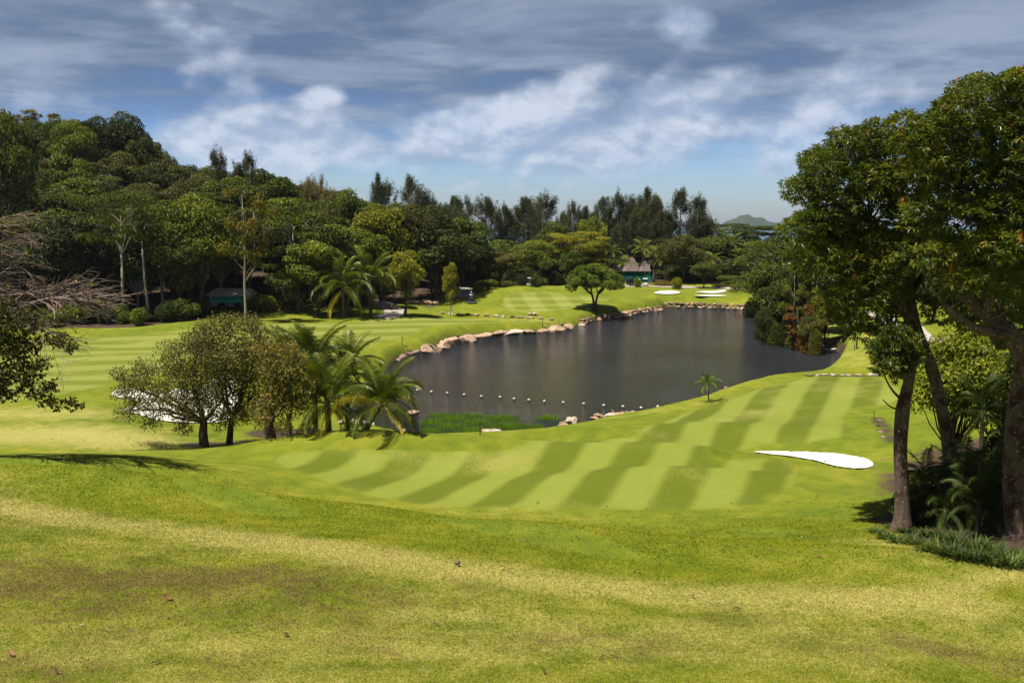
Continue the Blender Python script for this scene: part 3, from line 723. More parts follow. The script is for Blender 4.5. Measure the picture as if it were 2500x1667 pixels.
def proto_casuarina(seed, h=20, rw=4, total=24000, tr=.28, stems=1, top=1.0):
    r = np.random.default_rng(seed); rr = random.Random(seed)
    mb=MB(); P=[];AX=[];T=[]; plumes=[]
    for s_ in range(stems):
        bx,by = (0,0) if stems==1 else (rr.uniform(-rw*.55,rw*.55), rr.uniform(-rw*.4,rw*.4))
        hh = h*(1 if s_==0 else rr.uniform(.74,.97)); lean=Vector((rr.uniform(-1,1),rr.uniform(-1,1),0))*.6
        w_=rw*(1 if stems==1 else .62)
        tp=[Vector((0,0,-.6)),Vector((bx*.3,by*.3,hh*.12)),Vector((bx,by,hh*.5))+lean*.5,Vector((bx,by,hh*.97))+lean]
        mb.tube(tp,[tr*1.3,tr,tr*.5,tr*.08],6)
        npl=int(110/stems**.5)
        for i in range(npl):
            t=1-rr.random()**1.15*.86; a=rr.uniform(0,6.283)
            base = tp[1].lerp(tp[2],(t-.12)/.38) if t<.5 else tp[2].lerp(tp[3],(t-.5)/.5)
            env = min(1,(t-.08)/.30)**.7*(1-max(0,(t-.42)/.58)**1.6*.90)*(1+.25*math.sin(t*17+a*2+seed))
            ln=w_*env*rr.random()**.45
            tip=base+Vector((math.cos(a)*ln,math.sin(a)*ln,rr.uniform(.1,.55)*ln))
            if i%2==0: limb(mb, base-Vector((0,0,ln*.5)), tip, tr*.16, tr*.04, .08, 3, 3, rr)
            plumes.append((tip,rr.uniform(.9,1.7)*(1.1-.3*t),Vector((math.cos(a)*.35*ln/w_,math.sin(a)*.35*ln/w_,1)),rr.random()))
    per=int(total/len(plumes))
    for c,sz,d,tt in plumes:
        u=r.beta(1.3,1.6,per); rad=.36*sz*np.sin(np.clip(u*.9+.1,0,1)*np.pi)**.7
        q=np.array(c)[None]+np.array(d)[None]*(u*2.6*sz-.6)[:,None]+r.normal(size=(per,3))*rad[:,None]*np.array([.6,.6,.45])
        P.append(q); AX.append(r.normal(size=(per,3))*.6+np.array(d)*.75); T.append(np.clip(.2+tt*.55+r.normal(size=per)*.15,0,1))
    P=np.concatenate(P);AX=np.concatenate(AX);T=np.concatenate(T); n_=len(P)
    me=leaves('crown',P,AX,r.normal(size=(n_,3))+1e-3,.5*r.uniform(.6,1.3,n_),.075*r.uniform(.7,1.3,n_),T,.1)
    return me, mb.mesh('trunk'), h+1.2, rw*2
def proto_slender(seed, h=15, rw=3, total=5200, L=.3, Wd=.16, tr=.14, start=.42):
    r = np.random.default_rng(seed); rr=random.Random(seed); blobs=[]; mb=MB()
    fk=Vector((rr.uniform(-.3,.3),0,h*.3)); top=Vector((rr.uniform(-.6,.6),0,h*.96))
    mb.tube([(0,0,-.5),(0,0,.05),fk,fk.lerp(top,.5)+Vector((.25,0,0)),top],[tr*1.4,tr*1.15,tr,tr*.6,tr*.15],7)
    second=fk+Vector((rw*.45,0,h*.12)); s2=Vector((rw*.45,.3,h*.85)); mb.tube([fk,second,s2],[tr*.7,tr*.6,tr*.12],6)
    for i in range(30):
        t=rr.uniform(start,1); a=rr.uniform(0,6.28); q=rw*rr.uniform(.2,.95)*(1-.5*abs(t-.68)/.4)
        ax=fk.lerp(top,(t-.3)/.7) if i%2 else second.lerp(s2,max(0,(t-.42)/.5))
        p=Vector((ax.x+math.cos(a)*q,math.sin(a)*q,h*t)); s=rw*rr.uniform(.16,.3)
        blobs.append((p.x,p.y,p.z,s,s,s*.8)); limb(mb,ax-Vector((0,0,q*.9)),p,tr*.22,tr*.05,.08,4,3,rr)
    return make_crown_mesh('crown',r,blobs,total,L,Wd,shell=.3), mb.mesh('trunk'), h, rw*2
def proto_bush(seed, h=2.2, rw=1.8, total=3500, L=.2, Wd=.11):
    r=np.random.default_rng(seed); rr=random.Random(seed); blobs=[]; mb=MB()
    for i in range(16):
        d=rdirs(1,.5,r)[0]; s=rw*r.uniform(.28,.42); f=r.uniform(.3,.7)
        blobs.append((d[0]*rw*f,d[1]*rw*f,h*.42+d[2]*h*.42*f,s,s,s*.75))
        limb(mb,(0,0,-.1),(d[0]*rw*f,d[1]*rw*f,h*.42+d[2]*h*.4*f),.05,.012,.1,4,3,rr)
    return make_crown_mesh('foliage',r,blobs,total,L,Wd), mb.mesh('stem'), h, rw*2

def frond_mesh(seed, Lf=3.0, el=.6, droop=1.0, npair=44, leaf=.78, lw=.06, hang=.5, twist=0.0):
    """one pinnate palm leaf growing along +x from the origin"""
    r=np.random.default_rng(seed); n=18
    pts=[Vector((0,0,0))]; a=el
    for i in range(n):
        a-=droop/n*(.5+1.3*i/n); pts.append(pts[-1]+Vector((math.cos(a),0,math.sin(a)))*(Lf/n))
    mb=MB(); mb.tube(pts,[.035*(1-.85*i/n)*Lf/3 for i in range(n+1)],4)
    V=list(mb.v); FQ=[f for f in mb.f if len(f)==4]; V=np.array(V)
    T0=np.full(len(V),.8)
    pa=np.array([tuple(p) for p in pts]); t=np.repeat(np.linspace(.14,1,npair),2); sd=np.tile([1,-1],npair)
    idx=t*n; i0=np.clip(idx.astype(int),0,n-1); fr=(idx-i0)[:,None]
    pos=pa[i0]*(1-fr)+pa[i0+1]*fr; tan=pa[i0+1]-pa[i0]; tan/=np.linalg.norm(tan,axis=1,keepdims=True)
    k=len(t); side=np.zeros((k,3)); side[:,1]=sd
    up=np.cross(side,tan)*sd[:,None]*-1
    up[up[:,2]<0]*=-1
    ll=leaf*Lf/3*np.sin(np.clip(.25+t*.75,0,1)*np.pi*.93)**.6*r.uniform(.85,1.1,k)+.05
    d1=side*.85+tan*(.45+.5*t)[:,None]+up*r.uniform(.05,.3,k)[:,None]; d1/=np.linalg.norm(d1,axis=1,keepdims=True)
    hg=hang*r.uniform(.6,1.3,k)
    d2=d1.copy(); d2[:,2]-=hg*1.1; d2/=np.linalg.norm(d2,axis=1,keepdims=True)
    d3=d2.copy(); d3[:,2]-=hg*1.1; d3/=np.linalg.norm(d3,axis=1,keepdims=True)
    wv=tan*lw*.5*Lf/3+up*.01
    p1=pos+d1*(ll*.38)[:,None]; p2=p1+d2*(ll*.36)[:,None]; p3=p2+d3*(ll*.26)[:,None]
    LV=np.stack([pos-wv*.5,pos+wv*.5,p1-wv,p1+wv,p2-wv*.8,p2+wv*.8,p3-wv*.12,p3+wv*.12],1)
    b=len(V)+8*np.arange(k)[:,None]
    q=np.concatenate([b+np.array([0,1,3,2]),b+np.array([2,3,5,4]),b+np.array([4,5,7,6])])
    AV=np.concatenate([V,LV.reshape(-1,3)]); AF=np.concatenate([np.array(FQ),q])
    tt=np.clip(.35+r.normal(size=k)*.12+.25*t,0,1)
    return np_mesh('frond',AV,AF,{'tint':np.concatenate([T0,np.repeat(tt,8)])})
def join_meshes(name, items):
    """items: (mesh, matrix, tint shift)"""
    Vs=[];Fs=[];Ts=[];b=0
    for me,mt,ts in items:
        n_=len(me.vertices); co=np.empty(n_*3,np.float32); me.vertices.foreach_get('co',co); co=co.reshape(-1,3)
        Mx=np.array(mt); co=co@Mx[:3,:3].T+Mx[:3,3]
        li=np.empty(len(me.loops),np.int32); me.loops.foreach_get('vertex_index',li)
        tv=np.empty(n_,np.float32); me.attributes['tint'].data.foreach_get('value',tv)
        Vs.append(co);Fs.append(li.reshape(-1,4)+b);Ts.append(np.clip(tv+ts,0,1));b+=n_
    return np_mesh(name,np.concatenate(Vs),np.concatenate(Fs),{'tint':np.concatenate(Ts)})
FR = [frond_mesh(1,3,1.35,.8,48,.66,.042,.3),frond_mesh(2,3,1.0,1.4,48,.72,.042,.6),frond_mesh(3,3,.6,1.8,48,.74,.042,.9),frond_mesh(4,3,.1,1.6,48,.72,.042,1.1),frond_mesh(5,2.7,-.5,.9,40,.6,.042,1.0),
      frond_mesh(6,3,1.2,1.9,48,.72,.042,.6)]
FRf = [frond_mesh(11,3,1.3,.8,16,.7,.12,.25),frond_mesh(12,3,.85,1.5,16,.7,.12,.5),frond_mesh(13,3,.35,1.6,16,.7,.12,.8),frond_mesh(14,2.8,-.2,1.3,14,.6,.12,.9)]
def proto_palm(seed, h=9, crown=3.0, nf=18):
    rr=random.Random(seed); mb=MB(); bend=rr.uniform(-1.2,1.2)
    pts=[Vector((bend*(i/8)**1.7,0,h*i/8)) for i in range(9)]; pts[0].z=-.5
    mb.tube(pts,[.22-.10*i/8 for i in range(9)],7)
    items=[]
    for i in range(nf):
        k=min(3,int(i/nf*4)); a=i*2.4+rr.uniform(-.3,.3); s=crown/3*rr.uniform(.85,1.1)
        items.append((FRf[k],Matrix.Translation(pts[-1])@Matrix.Rotation(a,4,'Z')@Matrix.Rotation(rr.uniform(-.15,.15),4,'X')@Matrix.Scale(s,4),(.25 if k==3 else 0)))
    return join_meshes('crown',items), mb.mesh('trunk'), h+crown*.6, crown*2

PROTO={}
def reg(kind, *ps): PROTO[kind]=list(ps)
reg('dome', proto_dome(11), proto_dome(12,rw=5.4,nb=40), proto_dome(13,rw=4.6,nb=30,flat=.8), proto_dome(14,nb=46,rw=5.6,total=13000))
reg('clump', proto_dome(21,nb=60,rw=5.2,total=15000,L=.34,Wd=.2,flat=.6), proto_dome(22,nb=26,rw=5,total=10000,flat=.5,L=.42,Wd=.26))
reg('upright', proto_dome(31,rw=3.0,nb=34,base=.12,trunk_h=2.5,total=8000,flat=1.0,L=.34,Wd=.2), proto_dome(32,rw=3.4,nb=30,base=.2,total=8000,flat=.9,L=.34,Wd=.2))
reg('umbrella', proto_umbrella(41), proto_umbrella(42,rw=6.5,layers=4,total=12000), proto_umbrella(43,rw=5,layers=2,total=8500))
reg('casuarina', proto_casuarina(51,total=22000,rw=4.4,stems=2), proto_casuarina(52,rw=5,total=26000,stems=3), proto_casuarina(53,rw=4,total=20000,stems=2), proto_casuarina(54,rw=5,stems=3,total=26000), proto_casuarina(55,rw=5.5,stems=4,total=28000))
reg('slender', proto_slender(61), proto_slender(62,rw=2.4))
reg('bush', proto_bush(71), proto_bush(72,h=1.8,rw=2.2), proto_bush(73,h=2.6,rw=1.6))
reg('palm', proto_palm(81), proto_palm(82,h=7,crown=2.8), proto_palm(83,h=8,crown=3.2,nf=20))
NAME={'dome':'broadleaf_tree','clump':'broadleaf_tree','upright':'broadleaf_tree','umbrella':'flat_topped_tree','casuarina':'casuarina_tree','slender':'slender_tree','bush':'shrub','palm':'coconut_palm'}
first={}
def plant(kind, x, y, top_z, width, mat, label, cat='tree', group=None, bark='brown', v=None, rz=None, sink=0.0, name=None, zbase=None):
    i = random.randrange(len(PROTO[kind])) if v is None else v%len(PROTO[kind])
    crown,trunk,h0,w0 = PROTO[kind][i]
    zb = gz(x,y)-sink if zbase is None else zbase
    h = max(.5, top_z-zb)
    root = empty(name or NAME[kind], (x,y,zb), random.uniform(0,6.28) if rz is None else rz, (width/w0,width/w0,h/h0))
    tag(root,label,cat,group)
    cn = 'foliage' if kind=='bush' else 'crown'; tn='stem' if kind=='bush' else 'trunk'
    for nm,me,mt in ((tn,trunk,B_[bark]),(cn,crown,L_[mat])):
        if not me.materials: me.materials.append(mt)
        o=bpy.data.objects.new(nm,me); COL.objects.link(o); o.parent=root
        o.material_slots[0].link='OBJECT'; o.material_slots[0].material=mt
    return root
def plant_px(kind, px, d, toppy, wpx, mat, label, **kw):
    p=atd(px,toppy,d); return plant(kind,p.x,p.y,p.z,wpx*d/F*1.0,mat,label,**kw)

PLACED=[]
def T(kind,px,d,top,w,mat,label,**kw):
    PLACED.append(((px-CX)/F*d,d,w*d/F/2)); return plant_px(kind,px,d,top,w,mat,label,**kw)
# ---- left forest, the ones that stand out
T('umbrella',285,122.5,458,185,'mid','tall flat topped tree with pale forked trunk, leftmost at the forest edge',bark='pale',v=0)
T('umbrella',385,134,478,150,'lime','low flat crown with orange tinged new leaves beside the pale forked tree',bark='pale',v=2)
T('clump',480,127,488,215,'lime','bright green domed tree in front of the dark hill forest',v=0)
T('dome',430,126,560,170,'mid','mid green bushy tree below the bright domed tree',v=1)
T('slender',588,121,462,120,'orange','thin tall tree with sparse orange green foliage and white forked trunk',bark='pale',v=0,rz=0)
T('umbrella',720,136,478,250,'lime','wide flat layered tree in the middle of the forest edge',bark='grey',v=1)
T('clump',770,131,580,150,'lime','light green leafy tree left of the coconut palms')
T('dome',700,133,660,110,'mid','low green tree beside the yellow young palms')
T('clump',870,140,545,170,'lime','rounded light green tree above the coconut palms')
T('dome',925,146,498,150,'yellow','tree with yellow crown top on the ridge left of the dark tree',v=0)
T('dome',1000,150,505,130,'olive','brownish olive tree behind the path',v=1)
T('dome',1050,158,512,140,'dark','dark green tree in front of the tall casuarina',v=3)
T('upright',986,132,603,100,'yellow','small tree with yellow green leaves beside the path junction',bark='brown',v=1)
T('dome',1060,152,560,200,'dark','large dark green tree shading the path',v=0)
T('dome',1120,160,590,150,'dark','dark tree with drooping crown at the edge of the far green',v=1)
T('upright',1098,137,642,44,'yellow','narrow leafy tree with pale leaning trunk on the lawn edge',bark='pale',v=0)
T('dome',1130,172,530,130,'mid','green tree rising behind the large dark tree',v=2)
T('casuarina',568,178,358,125,'casu','tall thin casuarina standing above the hill forest',v=3)
T('casuarina',785,182,422,110,'beige','dry beige casuarina poking over the ridge',v=4)
T('dome',300,184,285,130,'dark','dark rounded tree on the hilltop skyline',v=3)
T('dome',235,186,290,100,'dark','dark rounded tree left of the hilltop tree',v=1)
T('dome',350,180,330,90,'dark','dark tree at the right end of the hilltop',v=0)
T('slender',105,190,272,110,'beige','leafless grey tree on the hill skyline',bark='grey',v=1)
T('slender',40,190,285,60,'beige','thin bare tree at the far left of the skyline',bark='grey',v=0)
T('dome',560,165,430,150,'lime','bright green tree on the ridge below the thin casuarina',v=2)
T('dome',650,168,415,140,'mid','leafy tree on the ridge with an uneven top',v=0)
T('dome',845,165,468,120,'mid','rounded green tree at the end of the ridge',v=1)
T('dome',15,140,285,150,'mid','tall tree rising at the left edge of the picture',v=1)
# bare standing trunk
mb=MB(); p=atd(362,735,122); p.z=gz(p.x,p.y); q=atd(346,590,p.y)
mb.tube([(0,0,-.5),(-.1,0,2),(-.35,0,(q.z-p.z)*.5),((q.x-p.x),0,q.z-p.z)],[.26,.2,.16,.09],7)
tr=empty('dead_tree',p); link('trunk',mb.mesh('trunk'),B_['pale'],tr); tag(tr,'bare pale tree trunk standing before the dark forest','tree')
# filler forest on the hill
px0_=lambda x,y: CX+x/y*F
sil=[(-400,260),(0,290),(100,305),(190,300),(350,325),(385,372),(430,398),(500,412),(640,430),(760,452),(850,476),(900,490),(1000,505),(1060,530),(1150,545)]
rf=random.Random(5)
y_=126.0
cntF=0
while y_<206:
    x_=-y_*.66-4
    while x_<-8:
        x=x_+rf.uniform(-2.2,2.2); y=y_+rf.uniform(-2,2)
        x_+=6.4
        if poly_sd(np.array([[x,y]]),FOREST)[0]>(-8 if px0_(x,y)<1000 else -2): continue
        if any(math.hypot(x-a,y-b)<c*.45+1.2 for a,b,c in PLACED): continue
        px=CX+x/y*F
        if px>1120: continue
        if 500<px<640 and y<136: continue
        capz=CAMZ+(545-np.interp(px,[a for a,b in sil],[b for a,b in sil]))*y/F
        g=gz(x,y); h=rf.uniform(9,13.5); topz=min(g+h,capz+rf.uniform(-1.2,.1))
        if y>176: topz=capz+rf.uniform(-1.4,.2)
        if topz-g<4: continue
        kind=rf.choice(['dome','dome','clump','clump','umbrella']) if y<190 else rf.choice(['dome','clump'])
        mt=rf.choice(['dark','dark','mid','mid','olive','dark','lime'] if y<160 else ['mid','olive','mid','dark','olive','lime'])
        lab={'dome':'%s tree in the dense forest on the left hill','clump':'%s leafy tree in the dense forest on the left hill','umbrella':'%s flat crowned tree in the forest on the left hill'}[kind]%{'dark':'dark green','mid':'mid green','olive':'olive green','lime':'bright green','orange':'olive and orange tinted'}[mt]
        plant(kind,x,y,topz,rf.uniform(8.5,12),mt,lab,group='trees of the left hill forest',bark=rf.choice(['brown','grey']))
        cntF+=1
    y_+=6.6
# undergrowth at the forest foot
for i in range(46):
    px=-20+i*23+rf.uniform(-8,8); 
    if px>960: break
    yy=np.interp(px,[a for a,b in forest_edge],[b for a,b in forest_edge])
    e=atz(px,yy,2.1); d=e.y+rf.uniform(.5,5)
    x=(px-CX)/F*d
    if 905<px<990: continue
    if 490<px<620: hh=1.0
    else: hh=rf.uniform(1.2,3.4)
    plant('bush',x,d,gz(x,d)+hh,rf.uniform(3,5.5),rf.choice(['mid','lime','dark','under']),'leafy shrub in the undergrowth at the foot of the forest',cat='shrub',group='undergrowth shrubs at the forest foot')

# ---- casuarinas beyond the green
CAS=[(940,425,60,230,'casu'),(985,428,95,235,'casu'),(1050,482,70,240,'casu'),(1085,470,80,240,'casu'),(1140,472,110,235,'casu'),(1100,480,80,250,'casu'),(1225,488,70,240,'casu'),(1262,480,80,240,'casu'),(1312,470,120,236,'casu'),
     (1392,486,70,240,'casu'),(1425,505,60,245,'casu'),(1465,508,50,240,'casu'),(1490,478,80,236,'casu'),(1530,466,90,238,'casu'),(1572,470,70,236,'casu'),(1608,460,90,238,'casu'),(1655,464,100,236,'casu'),(1695,505,70,240,'casu'),(1722,522,44,238,'casu'),(1585,510,90,232,'casu'),(1640,520,90,230,'casu'),(1510,520,90,232,'casu')]
for i,(px,top,w,d,mt) in enumerate(CAS):
    T('casuarina',px,d,top,w*1.45,mt if mt=='beige' else 'casu',{0:'feathery casuarina at the left end of the tall row',1:'tall split topped casuarina above the dark tree',4:'dense bushy casuarina on the skyline',8:'wide open casuarina with branches against the sky',20:'dark low casuarina in the row'}.get(i,'tall feathery grey green casuarina in the row beyond the green'),v=i,group='casuarinas beyond the green',bark='grey')
# ---- middle trees beyond the green
T('dome',1222,176,612,125,'olive','olive bushy tree behind the far green, left of the lime trees',v=0)
T('dome',1165,178,590,100,'mid','mid green tree behind the shaded path',v=2)
T('clump',1310,190,590,140,'lime','bright yellow green tree left of the flat topped one',v=0)
T('umbrella',1412,192,562,150,'yellow','flat topped yellow green tree behind the lone lawn tree',v=1)
T('dome',1420,196,585,130,'orange','brownish hanging foliage under the flat yellow green crown',v=1)
T('upright',1392,176,612,66,'mid','dark glossy upright tree beside the lone lawn tree',v=0)
T('dome',1350,200,545,90,'mid','green tree in front of the casuarinas',v=1)
T('dome',1445,215,530,90,'lime','small bright tree top below the casuarinas',v=0)
T('dome',1668,203,578,115,'olive','round olive tree right of the thatched roofs',v=3)
T('dome',1720,190,640,70,'mid','small rounded tree beside the leaning palm',v=0)
T('umbrella',1800,250,543,170,'mid','wide flat topped tree below the distant island',v=1)
T('umbrella',1880,255,548,140,'mid','flat topped tree right of the island view',v=0)
T('clump',1640,215,600,90,'dark','dark tree behind the round olive tree')
T('clump',1770,200,640,100,'dark','dark tree behind the road on the right')
PALMF=[(1255,232,590,90,'palm'),(1345,235,600,80,'palm'),(1210,228,600,80,'palm'),(1495,212,600,70,'palm'),(1512,207,628,92,'palm'),(1570,215,590,80,'palm'),(1598,205,605,90,'palm'),(1625,203,625,90,'palm'),(1738,205,620,85,'palm'),(1705,225,590,80,'palm'),(1780,222,575,90,'palm'),(1812,198,625,95,'palm'),(1850,212,600,90,'palm'),(1755,235,560,80,'palm'),(1900,215,600,90,'palm'),(1950,205,590,100,'palm')]
for i,(px,d,top,w,mt) in enumerate(PALMF):
    T('palm',px,d,top,w,mt,{4:'coconut palm in front of the thatched roof',8:'leaning coconut palm beside the road',6:'coconut palm at the right end of the green screen'}.get(i,'coconut palm among the trees beyond the lake'),cat='palm tree',v=i,group='coconut palms beyond the lake',bark='palm')
# filler behind the centre
for i in range(64):
    px=1010+i*16.5+rf.uniform(-8,8); d=rf.uniform(214,245) if not 1440<px<1620 else rf.uniform(232,245); x=(px-CX)/F*d
    top=rf.uniform(585,625) if px<1500 else rf.uniform(578,620)
    plant('dome' if i%3 else 'clump',x,d,atd(px,top,d).z,rf.uniform(9,12),rf.choice(['dark','mid','olive','dark']),'green tree in the belt of trees behind the far shore',group='belt of trees behind the far shore')
for i in range(26):
    px=1150+i*31+rf.uniform(-8,8); d=rf.uniform(206,216)
    if 1450<px<1640: d=rf.uniform(222,226)
    x=(px-CX)/F*d
    plant('clump' if i%2 else 'dome',x,d,atd(px,rf.uniform(632,655),d).z,rf.uniform(7,10),rf.choice(['dark','mid','dark','olive']),'low dark tree in the belt behind the far shore',group='belt of trees behind the far shore')
# shrubs closing the foot of the belt
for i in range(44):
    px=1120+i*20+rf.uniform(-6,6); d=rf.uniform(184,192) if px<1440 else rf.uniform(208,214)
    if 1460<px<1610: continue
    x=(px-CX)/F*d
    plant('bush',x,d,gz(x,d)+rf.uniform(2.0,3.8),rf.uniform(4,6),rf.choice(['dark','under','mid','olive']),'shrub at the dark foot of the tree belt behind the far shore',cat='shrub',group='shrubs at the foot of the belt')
# hedges and shrubs by the road
for px,top,w,d,mt,lab in [(1275,668,50,172,'dark','clipped dark hedge shrub behind the green mound, left one'),(1312,665,50,172,'dark','clipped dark hedge shrub behind the green mound, right one'),(1612,683,46,196,'orange','brown tinged hedge at the end of the green screen'),(1632,685,36,196,'orange','brown tinged hedge plant next to the yellow shrub'),
     (1652,676,38,187,'yellow','round bright yellow shrub beside the road'),(1757,690,44,194,'orange','brown hedge plant left of the low spreading tree'),(1790,692,44,195,'orange','low brown hedge plant by the road'),(1825,690,46,196,'under','green hedge plant by the road'),(1557,678,28,190,'lime','small fresh green tree standing by the parked carts'),(1190,675,60,166,'lime','light green shrub on the lawn beside the path'),(1240,680,50,170,'olive','olive shrub behind the lawn mound'),(1165,690,44,160,'lime','low bright shrub at the path bend'),(1690,692,30,200,'dark','dark shrub by the road under the palms'),(1710,694,34,202,'dark','dark shrub beside the palm foot'),(1860,700,50,196,'under','green shrub at the right end of the road')]:
    T('bush',px,d,top,w,mt,lab,cat='shrub',sink=.3)

# ---- lone lawn tree
def lone_tree():
    p=on(1452,758); r=np.random.default_rng(101); rr=random.Random(101); d=p.y; k=d/F
    root=empty('lawn_tree',p); tag(root,'lone round crowned tree with forked trunk on the lawn by the lake','tree')
    H=(758-642)*k*1.01; blobs=[]
    for i in range(64):
        a=r.uniform(0,6.283); q=math.sqrt(r.random()); rad=4.0*q
        zt=H*.93-2.9*q**2.3; z=zt-r.random()**1.5*2.4*(1-q*.75)
        s=r.uniform(.7,1.15); blobs.append((math.cos(a)*rad,math.sin(a)*rad,z,s,s,s*.62))
    me=make_crown_mesh('crown',r,blobs,24000,.3,.17,up=.3)
    mb=MB()
    for sx in (-1,1):
        mb.tube([(sx*.12,0,-.4),(sx*.15,0,.4),(sx*.22,0,1.6),(sx*.5,.1*sx,H*.34)],[.3,.22,.19,.17],7)
        for j in range(7):
            a=rr.uniform(-1.3,1.3)+(0 if sx>0 else math.pi); e=Vector((math.cos(a)*2.2,math.sin(a)*2.2,H*rr.uniform(.48,.62)))
            limb(mb,(sx*.5,.1*sx,H*.33),e,.12,.06,.08,5,5,rr)
            for b in rr.sample(blobs,4):
                if (Vector(b[:3])-e).length<3: limb(mb,e,b[:3],.055,.02,.08,4,3,rr)
    link('trunk',mb.mesh('trunk'),B_['brown'],root); link('crown',me,L_['lawn'],root)
L_['lawn']=leaf_mat('lawn tree leaves',[(0,(.03,.055,.006)),(.5,(.06,.11,.01)),(.85,(.11,.16,.014)),(.97,(.2,.2,.03)),(1,(.36,.14,.03))],clump=.2,cs=.35)
lone_tree()

# ---- right bank of the lake
RB=[('umbrella',1880,140,585,170,'lime','light layered tree above the right shore','pale',1),
    ('umbrella',1840,150,662,150,'lime','low spreading tree with thin bent trunk at the lake corner','grey',0),
    ('dome',1905,118,690,120,'dark','dark round tree hanging over the right shore','brown',0),('dome',1885,122,640,110,'mid','mid green tree at the right shore behind the dark one','brown',2),
    ('dome',1870,116,752,56,'dark','dark bush touching the water at the right shore','brown',1),
    ('clump',1950,116,640,120,'mid','leafy green tree on the right bank','brown',0),
    ('slender',1990,113,600,90,'olive','thin trunked olive tree on the right bank','pale',1),
    ('dome',2020,112,690,100,'yellow','yellow green mango like tree on the right bank','brown',3),
    ('slender',1950,110,745,80,'red','red leaved bush above the water on the right bank','brown',1),
    ('dome',1985,108,770,80,'olive','olive brown bush at the water edge','brown',0),
    ('slender',1940,112,650,70,'lime','thin white stemmed sapling on the right bank','pale',0),
    ('clump',2080,112,600,180,'dark','dark tree behind the mango tree on the right','brown',1),('dome',2010,125,560,180,'mid','green tree behind the right bank','brown',0),
    ('dome',2150,100,640,160,'dark','dark tree seen under the mango crown','brown',2),('dome',1940,135,590,150,'mid','green tree right of the layered tree','brown',2)]
for kind,px,d,top,w,mt,lab,bk,v in RB: T(kind,px,d,top,w,mt,lab,bark=bk,v=v)
for i,(px,d,top,w) in enumerate([(1862,119,790,40),(1892,115,800,44),(1918,113,805,44),(1945,111,812,40),(1972,108,815,44),(1995,106,822,40),(1838,150,735,36)]):
    T('bush',px,d,top-22,w*1.3,['dark','mid','dark','olive','red','olive','mid'][i],['dark bush at the water, leftmost on the right shore','green bush over the water on the right shore','dark low bush over the water on the right shore','olive bush by the dead branch on the right shore','reddish bush at the water on the right shore','olive bush nearest the lawn on the right shore','green bush at the right end of the stone wall'][i],cat='shrub',sink=.4)
for i in range(42):
    px=rf.uniform(2050,2900); d=rf.uniform(70,125)
    if px<2260 and d<104: d=rf.uniform(108,125)
    x=(px-CX)/F*d
    plant('clump' if i%2 else 'dome',x,d,gz(x,d)+rf.uniform(9,14),rf.uniform(8,11),rf.choice(['dark','mid','dark','olive']),'dark tree in the wood behind the right hand trees',group='wood behind the right hand trees')
# round yellow green tree right
T('clump',2345,44,812,265,'lime','round yellow green bushy tree behind the two leaning trunks',v=0,sink=.6)
T('dome',2470,47,860,170,'mid','green bushy tree behind the thick right trunk',v=0,sink=.6)
T('dome',2560,40,850,200,'dark','dark bushy tree at the right edge behind the thick trunk',v=1,sink=.6)

# ------------------------------------------------------------------ near mango trees (right)
def rosette_crown(name, r, blobs, nros, per=11, L=.22, Wd=.05):
    P,D,BI=blob_points(r,blobs,nros,.78,.45)
    bt=r.random(len(blobs)); n_=len(P)
    az=r.uniform(0,6.283,(n_,per)); el=r.uniform(-1.0,.55,(n_,per))
    ax=np.stack([np.cos(az)*np.cos(el),np.sin(az)*np.cos(el),np.sin(el)],-1)+D[:,None,:]*.5
    nr=np.zeros_like(ax); nr[...,2]=1; nr+=r.normal(size=nr.shape)*.35+D[:,None,:]*.3
    pos=np.repeat(P[:,None],per,1)+ax*.02
    rt=np.clip(.45+(bt[BI]-.5)*.3+r.normal(size=n_)*.17,0,1)
    t=np.clip(rt[:,None]+r.normal(size=(n_,per))*.10,0,1)
    s=r.uniform(.65,1.2,(n_,per))
    me=leaves(name,pos.reshape(-1,3),ax.reshape(-1,3),nr.reshape(-1,3),(L*s).ravel(),(Wd*s).ravel(),t.ravel(),.2,.5)
    return me,P,D
def blossom_mesh(r,P,D,k):
    up=D[:,2]>.1; idx=r.choice(np.where(up)[0],k,replace=False)
    pos=[];ax=[];T_=[]
    for i in idx:
        m_=26; t=r.random(m_); c=P[i]+D[i]*.05
        pos.append(c+np.array([0,0,1])*t[:,None]*.22+r.normal(size=(m_,3))*.035*(1-t)[:,None]); ax.append(r.normal(size=(m_,3))+[0,0,.6]); T_.append(np.full(m_,r.random()))
    pos=np.concatenate(pos);ax=np.concatenate(ax)
    return leaves('blossom',pos,ax,r.normal(size=ax.shape),.07,.03,np.concatenate(T_),.1)
def px_blobs(r,lst,d0,ds,flat=.7,depth=1.0):
    """crown lumps read off the photo as (px, py, radius px); several lumps spread in depth behind each"""
    out=[]
    for px,py,rp in lst:
        for j in range(3):
            d=d0+ds*(j-1)*depth+r.uniform(-.5,.5)
            q=atd(px+r.uniform(-.35,.35)*rp,py+r.uniform(-.3,.3)*rp,d); s=rp*d/F*r.uniform(.8,1.05)
            out.append((q.x,q.y,q.z,s,s,s*flat))
    return out
